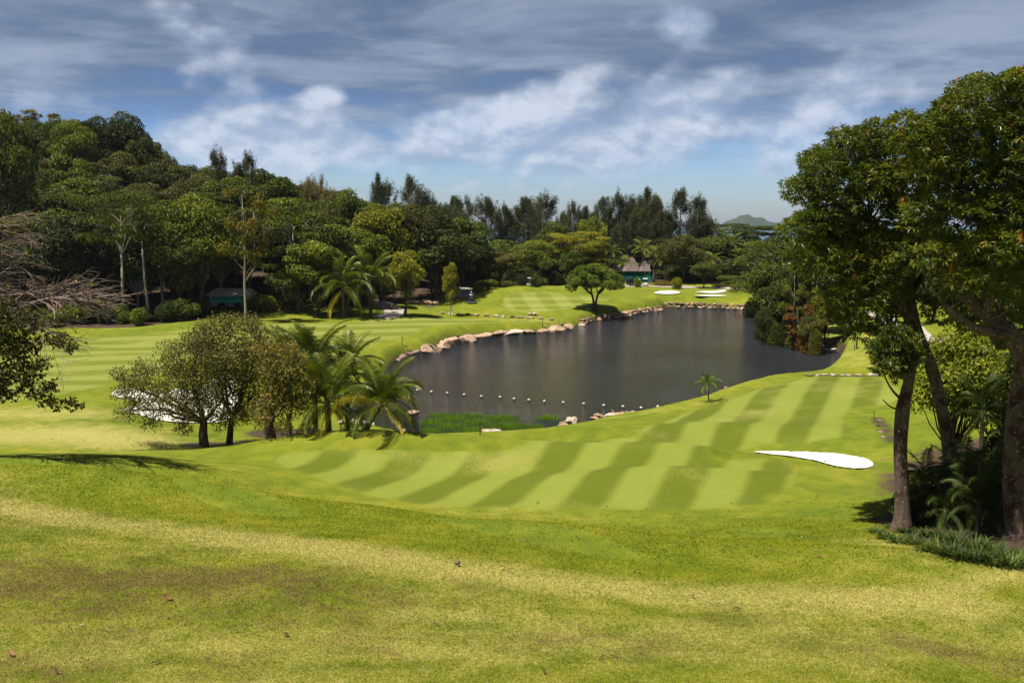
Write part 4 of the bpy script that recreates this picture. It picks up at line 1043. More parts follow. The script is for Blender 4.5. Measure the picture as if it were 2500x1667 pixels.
def mango(label, base_px, d, trunk_px, limbs_px, lumps, seed, nros, nb, tr=.27, ds=1.6):
    r=np.random.default_rng(seed); rr=random.Random(seed)
    b=atd(base_px,1200,d); g=gz(b.x,d); base=Vector((b.x,d,g))
    root=empty('mango_tree',base); tag(root,label,'tree')
    mb=MB()
    pts=[base-Vector((0,0,.5)),base+Vector((0,0,.05)),base+Vector((0,0,.45))]; rad=[tr*1.7,tr*1.45,tr*1.12]
    for i,(px,py,rp) in enumerate(trunk_px): pts.append(atd(px,py,d)); rad.append(rp*d/F)
    pts=[p-base for p in pts]; mb.tube(smooth3(pts),interp(rad,len(smooth3(pts))),12)
    tips=[pts[-1]]
    for lb in limbs_px:
        lp=[atd(px,py,d+dd)-base for px,py,rp,dd in lb]; s3=smooth3(lp); mb.tube(s3,interp([q[2]*d/F for q in lb],len(s3)),8,cap=False); tips+=s3[2:]
    blobs=[(x-base.x,y-base.y,z-base.z,a,b_,c) for x,y,z,a,b_,c in px_blobs(r,lumps,d,ds)]
    for q in blobs:
        p=Vector(q[:3]); e=min(tips,key=lambda t:(t-p).length+.4*abs(t.z-p.z+1)); 
        limb(mb,e,p,.05,.015,.12,5,5,rr)
        for j in range(3): limb(mb,p.lerp(e,.3),p+Vector((rr.uniform(-1,1),rr.uniform(-1,1),rr.uniform(-.3,1)))*q[3]*.8,.018,.006,.12,3,3,rr)
    me,P,D=rosette_crown('crown',r,blobs,nros)
    link('trunk',mb.mesh('trunk'),B_['mango'],root); link('crown',me,L_['mango'],root)
    if nb: link('blossom',blossom_mesh(r,P,D,nb),L_['blossom'],root)
    return root
def smooth3(pts):
    out=[]
    for i in range(len(pts)-1):
        p0,p1,p2,p3=pts[max(i-1,0)],pts[i],pts[i+1],pts[min(i+2,len(pts)-1)]
        for j in range(4):
            t=j/4; out.append(.5*((2*p1)+(p2-p0)*t+(2*p0-5*p1+4*p2-p3)*t*t+(3*p1-p0-3*p2+p3)*t**3))
    out.append(pts[-1]); return out
def interp(rad,n_):
    return list(np.interp(np.linspace(0,1,n_),np.linspace(0,1,len(rad)),rad))
LA=[(1975,470,55),(2030,420,60),(2010,390,50),(2090,370,60),(2150,360,55),(2060,340,40),(2130,330,35),(2190,380,60),(2100,430,70),(2040,500,65),(1980,540,50),(1940,470,35),(1960,570,50),(2020,570,60),(2080,560,65),(2150,500,70),(2140,440,60),(2210,450,60),(2200,520,60),(2010,630,50),(2070,640,55),(1990,660,40),(2130,610,60),(2180,640,60),(2060,590,50),(2240,580,60),(1950,620,30),(2100,700,50),(2060,740,45),(2130,760,50),(2160,720,60),(2080,790,35),(2110,810,25)]
mango('mango tree with two leaning forked trunks, its crown hanging out over the lake view',2330,35.5,
  [(2318,1100,17),(2300,1000,15),(2275,900,15),(2250,845,15)],
  [[(2250,845,17,0),(2215,770,12,0),(2175,690,10,0),(2150,620,7,-.3),(2120,540,5,-.5)],[(2252,850,17,0),(2235,790,12,.3),(2222,700,9,.6),(2230,600,7,.8),(2180,500,5,.8)],[(2222,720,8,.6),(2280,620,7,1),(2300,520,5,1)],[(2190,720,8,0),(2100,650,6,-1),(2030,580,4,-1)]],
  LA,201,6200,34,tr=.3)
LB=[(2250,330,50),(2300,310,60),(2350,260,60),(2400,240,55),(2450,225,50),(2490,210,45),(2540,200,60),(2280,390,70),(2350,350,70),(2420,320,70),(2490,300,70),(2560,290,80),(2240,420,60),(2310,460,70),(2390,430,75),(2460,400,75),(2540,390,80),(2270,520,60),(2340,540,70),(2420,520,70),(2490,490,75),(2560,480,80),(2290,610,55),(2360,620,60),(2440,600,60),(2510,590,60),(2620,350,90),(2640,480,90),(2230,360,45),(2400,680,50),(2330,690,50),(2470,680,50),(2520,720,50),(2210,300,35),(2600,620,80),(2700,400,90),(2680,560,90)]
mango('large mango tree with thick grey trunk at the right edge of the photo',2497,30.5,
  [(2490,1180,40),(2492,1060,35),(2505,950,33),(2515,880,32)],
  [[(2512,900,28,0),(2470,820,22,0),(2400,760,17,.3),(2330,690,12,.6),(2290,610,8,.8)],[(2515,890,28,0),(2530,760,22,.5),(2520,600,16,.8),(2480,450,10,.8)],[(2410,765,14,.3),(2420,660,11,-.4),(2400,540,8,-.8)],[(2530,760,18,.5),(2600,620,13,.5),(2640,480,9,.5)],[(2470,820,14,0),(2380,800,10,-.6),(2300,740,7,-1)]],
  LB,202,9500,90,tr=.45,ds=1.9)
LC=[(2170,850,38),(2200,880,34),(2160,890,28),(2185,820,30),(2215,840,30),(2200,915,20),(2150,870,20),(2140,850,18),(2230,870,24)]
mango('mango tree with straight upright trunk and one tuft of dark leaves',2207,33.0,
  [(2203,1200,16.5),(2198,1100,16),(2203,1010,17.5),(2212,960,14),(2226,900,11),(2238,850,8)],
  [[(2222,950,8,0),(2200,900,6,-.2),(2180,850,4,-.3)],[(2215,985,6,0),(2185,960,3,-.3),(2165,930,2,-.4),(2150,890,1.5,-.4)],[(2212,1000,4,0),(2178,995,2,-.3),(2155,975,1.2,-.4)]],
  LC,203,620,0,tr=.29,ds=.45)
# second, darker trunk behind the thick one
mango('slim dark trunked mango tree just behind the thick right trunk',2462,36,
  [(2468,1050,15),(2480,960,14),(2490,900,13),(2480,820,12)],[[(2480,820,11,0),(2420,720,8,0),(2360,640,6,0)]],
  [(2380,640,60),(2440,700,60),(2350,730,50),(2500,640,70),(2300,760,45),(2560,740,60),(2450,790,50),(2380,790,40)],204,1500,0,tr=.27)

# ------------------------------------------------------------------ scrubby trees in the middle left
def scrub_tree(label, base, d, lumps, seed, nleaf, forks, tr=.2, mat='scrub', name='leafy_tree', L=.17, Wd=.075, ds=1.0, flat=.75):
    r=np.random.default_rng(seed); rr=random.Random(seed)
    b=atd(base,1080,d); o0=Vector((b.x,d,gz(b.x,d)))
    root=empty(name,o0); tag(root,label,'tree')
    mb=MB(); tips=[]
    tp=[Vector((0,0,-.4)),Vector((0,0,.1)),Vector((rr.uniform(-.1,.1),0,.9)),atd(forks[0][0],forks[0][1],d)-o0]
    s3=smooth3(tp); mb.tube(s3,interp([tr*1.5,tr*1.2,tr,tr*.8],len(s3)),9)
    f0=tp[-1]
    for px,py in forks[1:]:
        e=atd(px,py,d+rr.uniform(-1,1))-o0; pts=limb(mb,f0,e,tr*.55,tr*.2,.12,6,6,rr); tips+=pts[2:]
    blobs=[(x-o0.x,y-o0.y,z-o0.z,a,b_,c) for x,y,z,a,b_,c in px_blobs(r,lumps,d,ds,flat)]
    for q in blobs:
        p=Vector(q[:3]); e=min(tips,key=lambda t:(t-p).length)
        limb(mb,e,p,.035,.012,.12,4,4,rr)
        for j in range(7): limb(mb,p.lerp(e,.35),p+Vector((rr.uniform(-1,1),rr.uniform(-1,1),rr.uniform(-.8,1)))*q[3]*.95,.012,.004,.15,3,3,rr)
    P,D,BI=blob_points(r,blobs,nleaf,.25,.15); n_=len(P)
    ax=D*.6+r.normal(size=(n_,3))*.7; ax[:,2]-=.35
    t=np.clip(.45+r.normal(size=n_)*.2,0,1)
    s=r.uniform(.7,1.25,n_)
    me=leaves('crown',P,ax,r.normal(size=(n_,3))*.7+[0,0,.8],L*s,Wd*s,t,.2)
    link('trunk',mb.mesh('trunk'),B_['brown'],root); link('crown',me,L_[mat],root)
L1=[(520,930,45),(480,975,45),(545,890,40),(455,905,40),(500,1000,36),(320,930,38),(350,900,40),(300,950,30),(380,950,45),(420,900,45),(400,990,40),(340,990,36),(310,1010,28),(440,960,45),(450,1010,38),(480,920,50),(500,870,45),(520,970,45),(370,1030,28),(290,915,22),(455,1040,25),(540,1020,35),(420,860,36),(460,840,40)]
L2=[(520,860,45),(600,930,46),(560,930,46),(610,890,44),(590,1000,34),(480,850,30),(500,830,42),(540,800,40),(590,800,42),(630,810,36),(560,850,50),(620,860,50),(660,840,34),(580,910,50),(640,920,45),(540,900,45),(600,970,42),(560,1010,32),(500,800,28),(650,980,36),(540,960,40),(600,1020,26),(560,785,22),(620,790,22)]
L3=[(640,850,36),(665,965,42),(700,910,40),(725,870,30),(670,870,36),(690,880,40),(720,900,40),(680,940,42),(740,950,38),(700,990,40),(650,1000,34),(660,900,40),(740,990,28),(640,1030,26),(690,1040,26),(710,850,28),(760,930,24),(610,990,30)]
scrub_tree('wide scrubby tree with yellowing leaves, left of the three before the white bunker',498,53,L1,301,14500,[(498,1030),(400,960),(330,950),(450,900),(480,860),(540,980),(400,1010),(340,1000)],.26,ds=1.3)
scrub_tree('scrubby tree with the highest crown, middle of the three',560,54.5,L2,302,15000,[(565,1020),(520,900),(600,880),(560,820),(630,830),(620,960),(520,960)],.19,ds=1.3)
scrub_tree('scrubby tree with dark stems beside the coconut palms, right of the three',662,52.5,L3,303,10500,[(665,1020),(690,940),(720,890),(650,950),(740,960),(680,880)],.27,ds=1.1)

# ------------------------------------------------------------------ near coconut palms
def near_palm(label, bpx, bpy_, cpx, cpy, d, seed, nf=17, s=1.0, upright=0.0, yellow=.3, tr=.17, cat='palm tree', mats=('palm','palmy'), group=None, name='coconut_palm', zb=None):
    rr=random.Random(seed); b=atd(bpx,bpy_,d); g=gz(b.x,d) if zb is None else zb
    base=Vector((b.x,d,g)); top=atd(cpx,cpy,d)-base
    root=empty(name,base); tag(root,label,cat,group)
    mb=MB(); n=9; pts=[]
    for i in range(n+1):
        t=i/n; pts.append(Vector((top.x*t**1.4,0,-.4+(top.z+.4)*t)))
    mb.tube(pts,[tr*1.5 if i==0 else tr*(1.15-.25*i/n)*(1+.06*(i%2)) for i in range(n+1)],9)
    link('trunk',mb.mesh('trunk'),B_['palm'],root)
    for i in range(nf):
        u=i/(nf-1); 
        k=0 if u<.16+upright*.3 else 5 if u<.34+upright*.3 else 1 if u<.5+upright*.2 else 2 if u<.72 else 3 if u<.88 else 4
        me=FR[k]
        if not me.materials: me.materials.append(L_['palm'])
        o=bpy.data.objects.new('frond',me); COL.objects.link(o); o.parent=root
        o.location=pts[-1]+Vector((0,0,-.12*u)); o.rotation_euler=(rr.uniform(-.35,.35),rr.uniform(-.12,.12),i*2.399+rr.uniform(-.25,.25))
        f=s*rr.uniform(.85,1.12); o.scale=(f,f,f)
        o.material_slots[0].link='OBJECT'; o.material_slots[0].material=L_[mats[1]] if (k==4 and rr.random()<yellow+.4) or rr.random()<yellow*.25 else L_[mats[0]]
near_palm('leaning coconut palm nearest the water with yellow drooping fronds',888,1070,932,985,52,401,27,1.05,.1,.45,.2)
near_palm('coconut palm with upright dark fronds beside the scrubby trees',803,1075,800,985,52.5,402,26,1.1,.5,.25,.17)
near_palm('coconut palm behind the upright one, its spear leaf highest',770,1040,768,895,58,403,24,1.1,.6,.1,.16)
near_palm('coconut palm at the left of the palm clump, half behind the scrubby trees',705,1040,712,900,61,404,22,1.05,.5,.1,.16)
near_palm('coconut palm between the clump and the lake',850,1040,845,915,59,405,23,1.05,.5,.15,.16)
p=on(1730,981)
near_palm('small feathery palm alone on the lake bank',1730,981,1729,935,p.y,406,15,.42,.0,0,.05,mats=('palmg','palmg'),name='small_palm') if L_.setdefault('palmg',leaf_mat('fresh palm leaflets',[(0,(.035,.075,.01)),(.5,(.07,.13,.014)),(1,(.13,.2,.02))],transl=.35)) else None
# coconut palms at the forest edge
near_palm('large coconut palm at the forest edge with broad drooping fronds',838,752,838,700,129,407,22,1.9,.1,.1,.22)
near_palm('coconut palm right of the large one at the forest edge',905,752,900,682,131,408,20,1.8,.2,.1,.22)
for i,(px,py,tp) in enumerate([(672,768,735),(700,765,738),(742,762,735),(765,760,728),(792,757,722),(720,762,745),(812,757,738),(650,770,728)]):
    d=atz(px,py,2.0).y
    near_palm('knee high young yellow palm at the forest edge',px,py,px+2,(py+tp)/2+6,d,420+i,9,.62,.3,.8,.06,mats=('palmy','palmy') if i not in (0,7) else ('palmy','palm'),group='young yellow palms at the forest edge',name='young_palm')
# yellow flowering spray above palms
T('slender',848,138,575,50,'yellow','pale yellow flowering tree top above the coconut palms',v=1,bark='grey')

# ------------------------------------------------------------------ left foreground: bare tree and leafy tree
def bare_tree():
    rr=random.Random(77); d0=42.0
    b=Vector((-29,d0,gz(-29,d0))); root=empty('bare_tree',b); tag(root,'leafless tree with pale spreading twigs reaching in from the left edge','tree')
    mb=MB(); tw=[]
    def P(px,py,dd=0): return atd(px-75,py,d0+dd)-b
    fork=P(-150,900)
    s3=smooth3([Vector((0,0,-.5)),Vector((0,0,.3)),Vector((.2,0,2)),fork]); mb.tube(s3,interp([.55,.45,.4,.32],len(s3)),10)
    tips=[]
    def twig(p,dr,L,r0,dep):
        n=4; pts=[p]; q=p; v=dr.copy()
        for i in range(n):
            v=(v+Vector((rr.uniform(-1,1),rr.uniform(-1,1),rr.uniform(-1,1)))*.20+Vector((.04,0,-.03))).normalized(); q=q+v*L/n; pts.append(q)
            if dep>0 and i>0 or (dep>0 and rr.random()<.5):
                for s_ in range(rr.choice([1,1,2])):
                    ang=rr.choice([-1,1])*rr.uniform(.35,.85)
                    ax=Vector((rr.uniform(-.4,.4),rr.uniform(-1,1),rr.uniform(-.5,.5)+.4)).normalized()
                    w=Matrix.Rotation(ang,3,ax)@v; w.x=abs(w.x)*.9+.1; w.z*=.62; w.normalize()
                    twig(q,w,L*rr.uniform(.45,.68),r0*.55,dep-1)
        r0=max(r0,.015); mb.tube(pts,[r0*(1-.13*i) for i in range(n+1)],5 if r0>.02 else 3,cap=False)
        if dep==0 and rr.random()<.06: tips.append(q)
    mains=[([(-150,900),(-60,830),(0,785),(60,762),(130,745),(200,728)],.15),([(-150,900),(-90,800),(-40,740),(30,735)],.11),([(30,762),(28,725),(10,700),(-20,690)],.07),
      ([(-150,900),(-150,760),(-80,660),(0,610)],.12),([(-150,820),(-120,650),(-60,570),(0,552)],.09),([(-80,760),(0,720),(80,722),(150,715)],.09),([(-100,850),(0,830),(80,800),(120,790)],.06)]
    for pl,r0 in mains:
        pts=smooth3([P(px,py,rr.uniform(-.6,.6) if i else 0) for i,(px,py) in enumerate(pl)]); mb.tube(pts,interp([r0,r0*.5],len(pts)),7,cap=False)
        for i in range(3,len(pts)):
            dr=(pts[i]-pts[i-1]).normalized()
            for s_ in range(1 if i<len(pts)-1 else 5):
                w=(dr+Vector((rr.uniform(0,.4),rr.uniform(-.6,.6),rr.uniform(-.42,.42)))).normalized()
                if i==len(pts)-1: w=(Vector((1,rr.uniform(-.3,.3),rr.uniform(-.28,.2)))).normalized()
                twig(pts[i],w,rr.uniform(1.3,2.2)*(1.1 if i==len(pts)-1 else .75),r0*.42,2 if (i%2 or i==len(pts)-1) else 1)
    link('trunk',mb.mesh('trunk'),B_['twig'],root)
    r=np.random.default_rng(5); tp=np.array([tuple(t) for t in tips]); tp=np.repeat(tp,3,0); n_=len(tp)
    link('foliage',leaves('foliage',tp,r.normal(size=(n_,3)),r.normal(size=(n_,3)),.15,.09,r.random(n_),.2),L_['yellow'],root)
bare_tree()
def left_leafy():
    r=np.random.default_rng(88); rr=random.Random(88); d=38.0
    b=Vector((-26,d,gz(-26,d))); root=empty('leafy_tree',b); tag(root,'dusky leaved tree hanging in at the left edge below the bare tree','tree')
    mb=MB(); lump=[(10,790,40),(50,800,36),(20,850,45),(-30,830,60),(70,850,36),(110,830,24),(150,830,22),(175,850,16),(30,900,40),(70,915,30),(100,890,24),(-40,920,60),(60,950,26),(100,970,24),(130,985,24),(170,985,18),(195,990,12),(120,940,20),(10,960,30),(-20,760,50),(90,790,18),(60,765,20)]
    blobs=[(x-b.x,y-b.y,z-b.z,a,b_,c) for x,y,z,a,b_,c in px_blobs(r,lump,d,.5,.8)]
    f=atd(-220,1000,d)-b
    s3=smooth3([Vector((0,0,-.5)),Vector((0,0,.5)),f*.6,f]); mb.tube(s3,interp([.3,.24,.18,.12],len(s3)),9)
    mains=[[(-220,1000),(-80,920),(20,880),(110,835),(180,855)],[(-220,1000),(-60,940),(40,925),(100,960),(190,990)],[(-220,1000),(-100,850),(0,790),(90,790)]]
    tips=[]
    for pl in mains:
        pts=smooth3([atd(px,py,d)-b for px,py in pl]); mb.tube(pts,interp([.07,.012],len(pts)),6,cap=False); tips+=pts[5:]
    for q in blobs:
        p=Vector(q[:3]); e=min(tips,key=lambda t:(t-p).length); limb(mb,e,p,.012,.004,.15,4,4,rr)
        for j in range(4): limb(mb,p.lerp(e,.3),p+Vector((rr.uniform(-1,1),rr.uniform(-1,1),rr.uniform(-1,1)))*q[3]*.9,.006,.002,.15,3,3,rr)
    P,D,BI=blob_points(r,blobs,1750,.2,.1); per=4; n_=len(P)
    ax=(D*.4)[:,None]+r.normal(size=(n_,per,3))*.7-np.array([0,0,.3])
    pos=np.repeat(P[:,None],per,1)
    t=np.clip(.45+r.normal(size=n_*per)*.22,0,1)
    me=leaves('crown',pos.reshape(-1,3),ax.reshape(-1,3),r.normal(size=(n_*per,3))*.6+[0,0,.7],.18*r.uniform(.7,1.2,n_*per),.095*r.uniform(.8,1.1,n_*per),t,.2,.6)
    link('trunk',mb.mesh('trunk'),B_['brown'],root); link('crown',me,L_['darkleaf'],root)
left_leafy()

# ------------------------------------------------------------------ undergrowth below the right hand trees
def strap_clump(label, x, y, h, w, seed, mat, nb=60, name='strap_leaf_plant', group=None, lw=.05):
    r=np.random.default_rng(seed); V=[];Fs=[];T_=[]
    for i in range(nb):
        a=r.uniform(0,6.283); L=h*r.uniform(.7,1.25); q=r.uniform(0,w*.4); el=r.uniform(.7,1.45); base=np.array([math.cos(a)*q,math.sin(a)*q,-.05]); p=base; s=np.array([-math.sin(a),math.cos(a),0])
        n=5; t=r.random(); b=len(V)
        for k in range(n+1):
            wd=lw*(math.sin(math.pi*min(1,.25+.75*k/n))+.05); V+= [p-s*wd/2,p+s*wd/2]; T_+=[t,t]
            p=p+np.array([math.cos(a)*math.cos(el),math.sin(a)*math.cos(el),math.sin(el)])*L/n; el-=r.uniform(.1,.4)
        for k in range(n): Fs.append((b+2*k,b+2*k+1,b+2*k+3,b+2*k+2))
    me=np_mesh(name,V,Fs,{'tint':T_}); o=link(name,me,L_[mat],loc=(x,y,gz(x,y))); tag(o,label,'plant',group); return o
ru=random.Random(15)
UG=[(2140,1300,.35),(2160,1315,.4),(2190,1325,.45),(2230,1330,.5),(2260,1345,.55),(2290,1350,.6),(2320,1360,.6),(2350,1368,.6),(2390,1372,.6),(2430,1380,.55),(2470,1385,.6),(2260,1310,.5),(2300,1320,.6),(2340,1330,.7),(2380,1345,.7),(2420,1350,.6),(2450,1360,.5),(2500,1380,.6),(2210,1300,.4),(2180,1290,.3),(2540,1370,.6),(2235,1285,.4)]
for i,(px,py,h) in enumerate(UG):
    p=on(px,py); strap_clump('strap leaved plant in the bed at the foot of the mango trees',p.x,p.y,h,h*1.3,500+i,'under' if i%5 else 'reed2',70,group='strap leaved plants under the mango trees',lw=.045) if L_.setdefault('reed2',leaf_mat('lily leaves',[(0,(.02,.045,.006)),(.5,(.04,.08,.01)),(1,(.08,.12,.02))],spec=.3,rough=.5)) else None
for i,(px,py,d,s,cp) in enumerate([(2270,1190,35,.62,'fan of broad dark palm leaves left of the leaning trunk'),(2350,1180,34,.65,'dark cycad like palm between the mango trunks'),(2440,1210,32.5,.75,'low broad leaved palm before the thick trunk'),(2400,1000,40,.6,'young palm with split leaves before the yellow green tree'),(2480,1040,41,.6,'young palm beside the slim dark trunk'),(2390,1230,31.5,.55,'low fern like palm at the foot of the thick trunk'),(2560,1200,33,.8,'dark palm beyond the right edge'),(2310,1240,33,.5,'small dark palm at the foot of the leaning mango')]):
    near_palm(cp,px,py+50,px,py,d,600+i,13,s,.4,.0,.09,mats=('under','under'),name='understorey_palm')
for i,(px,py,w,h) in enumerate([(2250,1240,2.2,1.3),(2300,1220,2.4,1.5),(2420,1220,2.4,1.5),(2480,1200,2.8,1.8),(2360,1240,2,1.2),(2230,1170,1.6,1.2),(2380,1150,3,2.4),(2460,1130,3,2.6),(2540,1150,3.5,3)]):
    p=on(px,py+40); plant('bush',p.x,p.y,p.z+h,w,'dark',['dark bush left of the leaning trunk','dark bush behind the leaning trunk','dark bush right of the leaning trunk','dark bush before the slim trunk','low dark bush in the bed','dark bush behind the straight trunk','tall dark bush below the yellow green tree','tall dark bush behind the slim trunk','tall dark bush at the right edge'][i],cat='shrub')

# reeds in the lake and at the bank
def reeds(name, polys, count, h, label, mat='reed', seed=1, z0=0.0):
    r=np.random.default_rng(seed); xs=[];ys_=[]
    for pl,c in polys:
        q=np.array([atz(a,b,z0)[:2] for a,b in pl]); n_=int(count*c)
        lo,hi=q.min(0),q.max(0); pt=r.uniform(lo,hi,(n_*4,2)); sd=poly_sd(pt,q)+r.normal(size=len(pt))*.12; pt=pt[sd<0][:n_]; xs.append(pt[:,0]);ys_.append(pt[:,1])
    x=np.concatenate(xs);y=np.concatenate(ys_);n_=len(x)
    z=np.maximum(gz(x,y),-.3 if z0==0 else -5)
    patch=.6+.5*np.sin(x*1.7)*np.sin(y*2.1+1)
    az=r.uniform(0,6.283,n_); el=r.uniform(.45,1.35,n_)
    ax=np.c_[np.cos(az)*np.cos(el),np.sin(az)*np.cos(el),np.sin(el)]
    hh=h*r.uniform(.6,1.25,n_)*np.clip(patch,.5,1.1)+np.where(z<0,.25,0)
    me=leaves(name,np.c_[x,y,z-.03],ax,r.normal(size=(n_,3)),hh,.035*r.uniform(.7,1.3,n_),np.clip(.35+.4*patch*.5+r.normal(size=n_)*.2,0,1),.05,.35)
    o=link(name,me,L_[mat]); struct(o,'stuff',label)
reeds('reeds',[([(1025,1040),(1060,1012),(1120,1008),(1180,1016),(1260,1016),(1268,1026),(1215,1040),(1200,1060),(1110,1060),(1040,1058)],1.0),([(1215,1032),(1320,1040),(1320,1048),(1225,1048)],.25),([(1318,1018),(1360,1020),(1362,1026),(1320,1026)],.05)],26000,.5,'bright green reed grass growing in the shallow end of the lake',seed=4)
reeds('bank_grass',[([(905,1050),(1000,1050),(1000,1075),(900,1072)],1.0)],2500,.5,'tall green grass tufts on the brown bank by the palms',seed=5,z0=.6)
L_['straw']=leaf_mat('dry reed litter',[(0,(.16,.11,.06)),(.5,(.30,.22,.13)),(1,(.45,.34,.22))],transl=.1)
reeds('dry_reed_litter',[([(740,1070),(800,1045),(900,1045),(1000,1060),(1010,1080),(900,1088),(760,1088)],1.0)],9000,.22,'dry brown reed litter on the bank below the palms',mat='straw',seed=6,z0=.7)

# ------------------------------------------------------------------ rocks
def rock_mesh(seed, flat=.7, sub=2):
    rr=random.Random(seed); bm=bmesh.new()
    for i in range(16):
        d=Vector((rr.gauss(0,1),rr.gauss(0,1),rr.gauss(0,1))).normalized(); bm.verts.new((d.x*rr.uniform(.8,1),d.y*rr.uniform(.8,1),d.z*flat*rr.uniform(.8,1)))
    bmesh.ops.convex_hull(bm,input=bm.verts[:])
    bmesh.ops.delete(bm,geom=[v for v in bm.verts if not v.link_faces],context='VERTS')
    bmesh.ops.bevel(bm,geom=bm.edges[:],offset=.10,segments=2,affect='EDGES',profile=.6)
    bmesh.ops.triangulate(bm,faces=bm.faces[:])
    for k in range(sub): bmesh.ops.subdivide_edges(bm,edges=[e for e in bm.edges if e.calc_length()>.16],cuts=1); bmesh.ops.triangulate(bm,faces=bm.faces[:])
    from mathutils import noise as mn
    for v in bm.verts:
        n_=v.co.normalized(); v.co+=n_*(mn.noise(v.co*2.1+Vector((seed,0,0)))*.10+mn.noise(v.co*6+Vector((0,seed,0)))*.035)
    me=bpy.data.meshes.new('rock'); bm.to_mesh(me); bm.free(); me.polygons.foreach_set('use_smooth',[True]*len(me.polygons)); me.materials.append(M_rock); return me
RK=[rock_mesh(i+1) for i in range(8)]
def rock(x,y,z,sx,sy,sz,label,group=None,mat=None,rz=None,name='rock',v=None):
    me=RK[rf.randrange(8) if v is None else v]; o=bpy.data.objects.new(name,me); COL.objects.link(o)
    o.location=(x,y,z); o.scale=(sx,sy,sz); o.rotation_euler=(rf.uniform(-.2,.2),rf.uniform(-.2,.2),rf.uniform(0,6.28) if rz is None else rz)
    if mat: o.material_slots[0].link='OBJECT'; o.material_slots[0].material=mat
    tag(o,label,'rock',group); return o
def along(pts, step, z=0):
    w=[atz(a,b,z) for a,b in pts]; out=[]
    for a,b in zip(w[:-1],w[1:]):
        L=(b-a).length; k=max(1,int(L/step+.5))
        for i in range(k): out.append((a.lerp(b,(i+.5)/k),math.atan2(b.y-a.y,b.x-a.x)))
    return out
# big boulders, left shore
BG=[(1052,845,44,34),(1082,835,26,38),(1104,826,34,34),(1136,820,44,30),(1176,815,46,28),(1214,811,40,24),(1252,808,44,22),(1292,810,30,14),(1330,802,46,20),(1042,852,26,20),(1355,797,40,26),(1385,795,26,18)]
bl=['jagged red brown boulder at the left end of the shore rocks','dark streaked boulder next to the left end','upright cracked boulder on the left shore','long pink boulder, fourth along the left shore','long smooth boulder in the middle of the left shore','smooth boulder with dark cracks on the left shore','pale rounded boulder near the right end of the long row','small low rock after the long row of boulders','wedge shaped pale boulder below the marker post','small rock at the waterline under the red brown boulder','grassy topped boulder at the lawn point','boulder right of the grassy topped one']
for (px,py,w,h),lab in zip(BG,bl):
    p=atz(px,py+h*.45,0.0); k=p.y/F; p2=p+Vector((0,.6,0))
    rock(p2.x,p2.y,.25,w*k*.78,1.6,h*k*.70,lab,'large shore boulders',M_rock if px!=1252 else M_rockp,rz=rf.uniform(-.15,.25),name='boulder')
for (px,py),lab in zip([(1000,866),(985,872),(1015,862),(1030,858),(975,880)],['x']*5):
    p=atz(px,py,0); rock(p.x,p.y,.1,.7,.6,.5,'small dark stone on the muddy shore left of the boulders','small stones left of the boulders',M_rockd)
for p,a in along([(1395,797),(1438,789),(1437,783),(1470,781),(1515,775),(1560,766),(1620,757)],1.15):
    for j in range(2): rock(p.x+rf.uniform(-.3,.3),p.y+.25+j*.75+rf.uniform(-.2,.2),.12+j*.42,rf.uniform(.45,.95),rf.uniform(.45,.7),rf.uniform(.4,.7),'pink brown stone in the shore edging under the lone lawn tree','stones edging the lawn point',rf.choice([M_rock,M_rockd,M_rock]))
for p,a in along([(1622,751),(1700,752),(1770,754),(1848,757)],1.0):
    for j in range(2): rock(p.x+rf.uniform(-.25,.25),p.y+.15+j*.4,.15+j*.62,rf.uniform(.5,.8),rf.uniform(.45,.6),rf.uniform(.38,.55),'squared brown stone in the low wall at the far end of the lake','stones of the far lake wall',rf.choice([M_rock,M_rockd,M_rockd]))
for p,a in along([(1070,768),(1130,769),(1200,772),(1280,775),(1360,778),(1430,781)],1.5,1.4):
    g=gz(p.x,p.y); rock(p.x,p.y+rf.uniform(-.3,.3),g+.12,rf.uniform(.4,.9),rf.uniform(.4,.6),rf.uniform(.25,.5),'pale stone in the low row between the fairway and the far green','stones between fairway and far green',rf.choice([M_rock,M_rockp,M_rockd]))
for (px,py,s),lab in zip([(1418,775,1.0),(1294,772,.7),(1306,772,.7),(1445,772,.9)],['big pale stone where the stone row meets the lake','rounded pale stone in the stone row','second rounded pale stone in the stone row','pale pointed stone below the lone tree']):
    p=atz(px,py,1.2); rock(p.x,p.y,gz(p.x,p.y)+.2,s,s*.8,s*.7,lab,None,M_rockp)
for px,py,s in [(2068,862,.5),(2060,870,.6),(2052,880,.5),(2046,888,.5),(2036,898,.5),(2028,906,.4),(2000,838,.4),(1990,840,.4),(2008,846,.5),(2030,853,.4)]:
    p=atz(px,py,0.1); rock(p.x+.3,p.y,.15,s*rf.uniform(1,1.6),s,s*.7,'tan stone along the right hand bank of the lake','stones on the right bank',M_rockp)
for p,a in along([(1962,912),(2020,914),(2080,917),(2145,921)],1.1,1.3):
    rock(p.x,p.y,gz(p.x,p.y)+.08,rf.uniform(.4,.7),.4,rf.uniform(.2,.35),'flat brown stone in the small ditch at the top of the near fairway','stones in the ditch',M_rockd if rf.random()<.5 else M_rockp)
NS=[(1765,960,.5),(1775,957,.6),(1793,952,.35),(1838,938,.45),(1846,935,.45),(1873,930,.3),(1890,927,.3),(1700,985,.3),(1657,1000,.3),(1545,1008,.45),(1525,1012,.7),(1505,1014,.6),(1490,1015,.5),(1465,1017,.6),(1452,1022,.5),(1395,1030,.85),(1380,1034,.5),(1375,1040,.5),(1293,1055,.4),(1005,1012,.95),(1772,948,.3)]
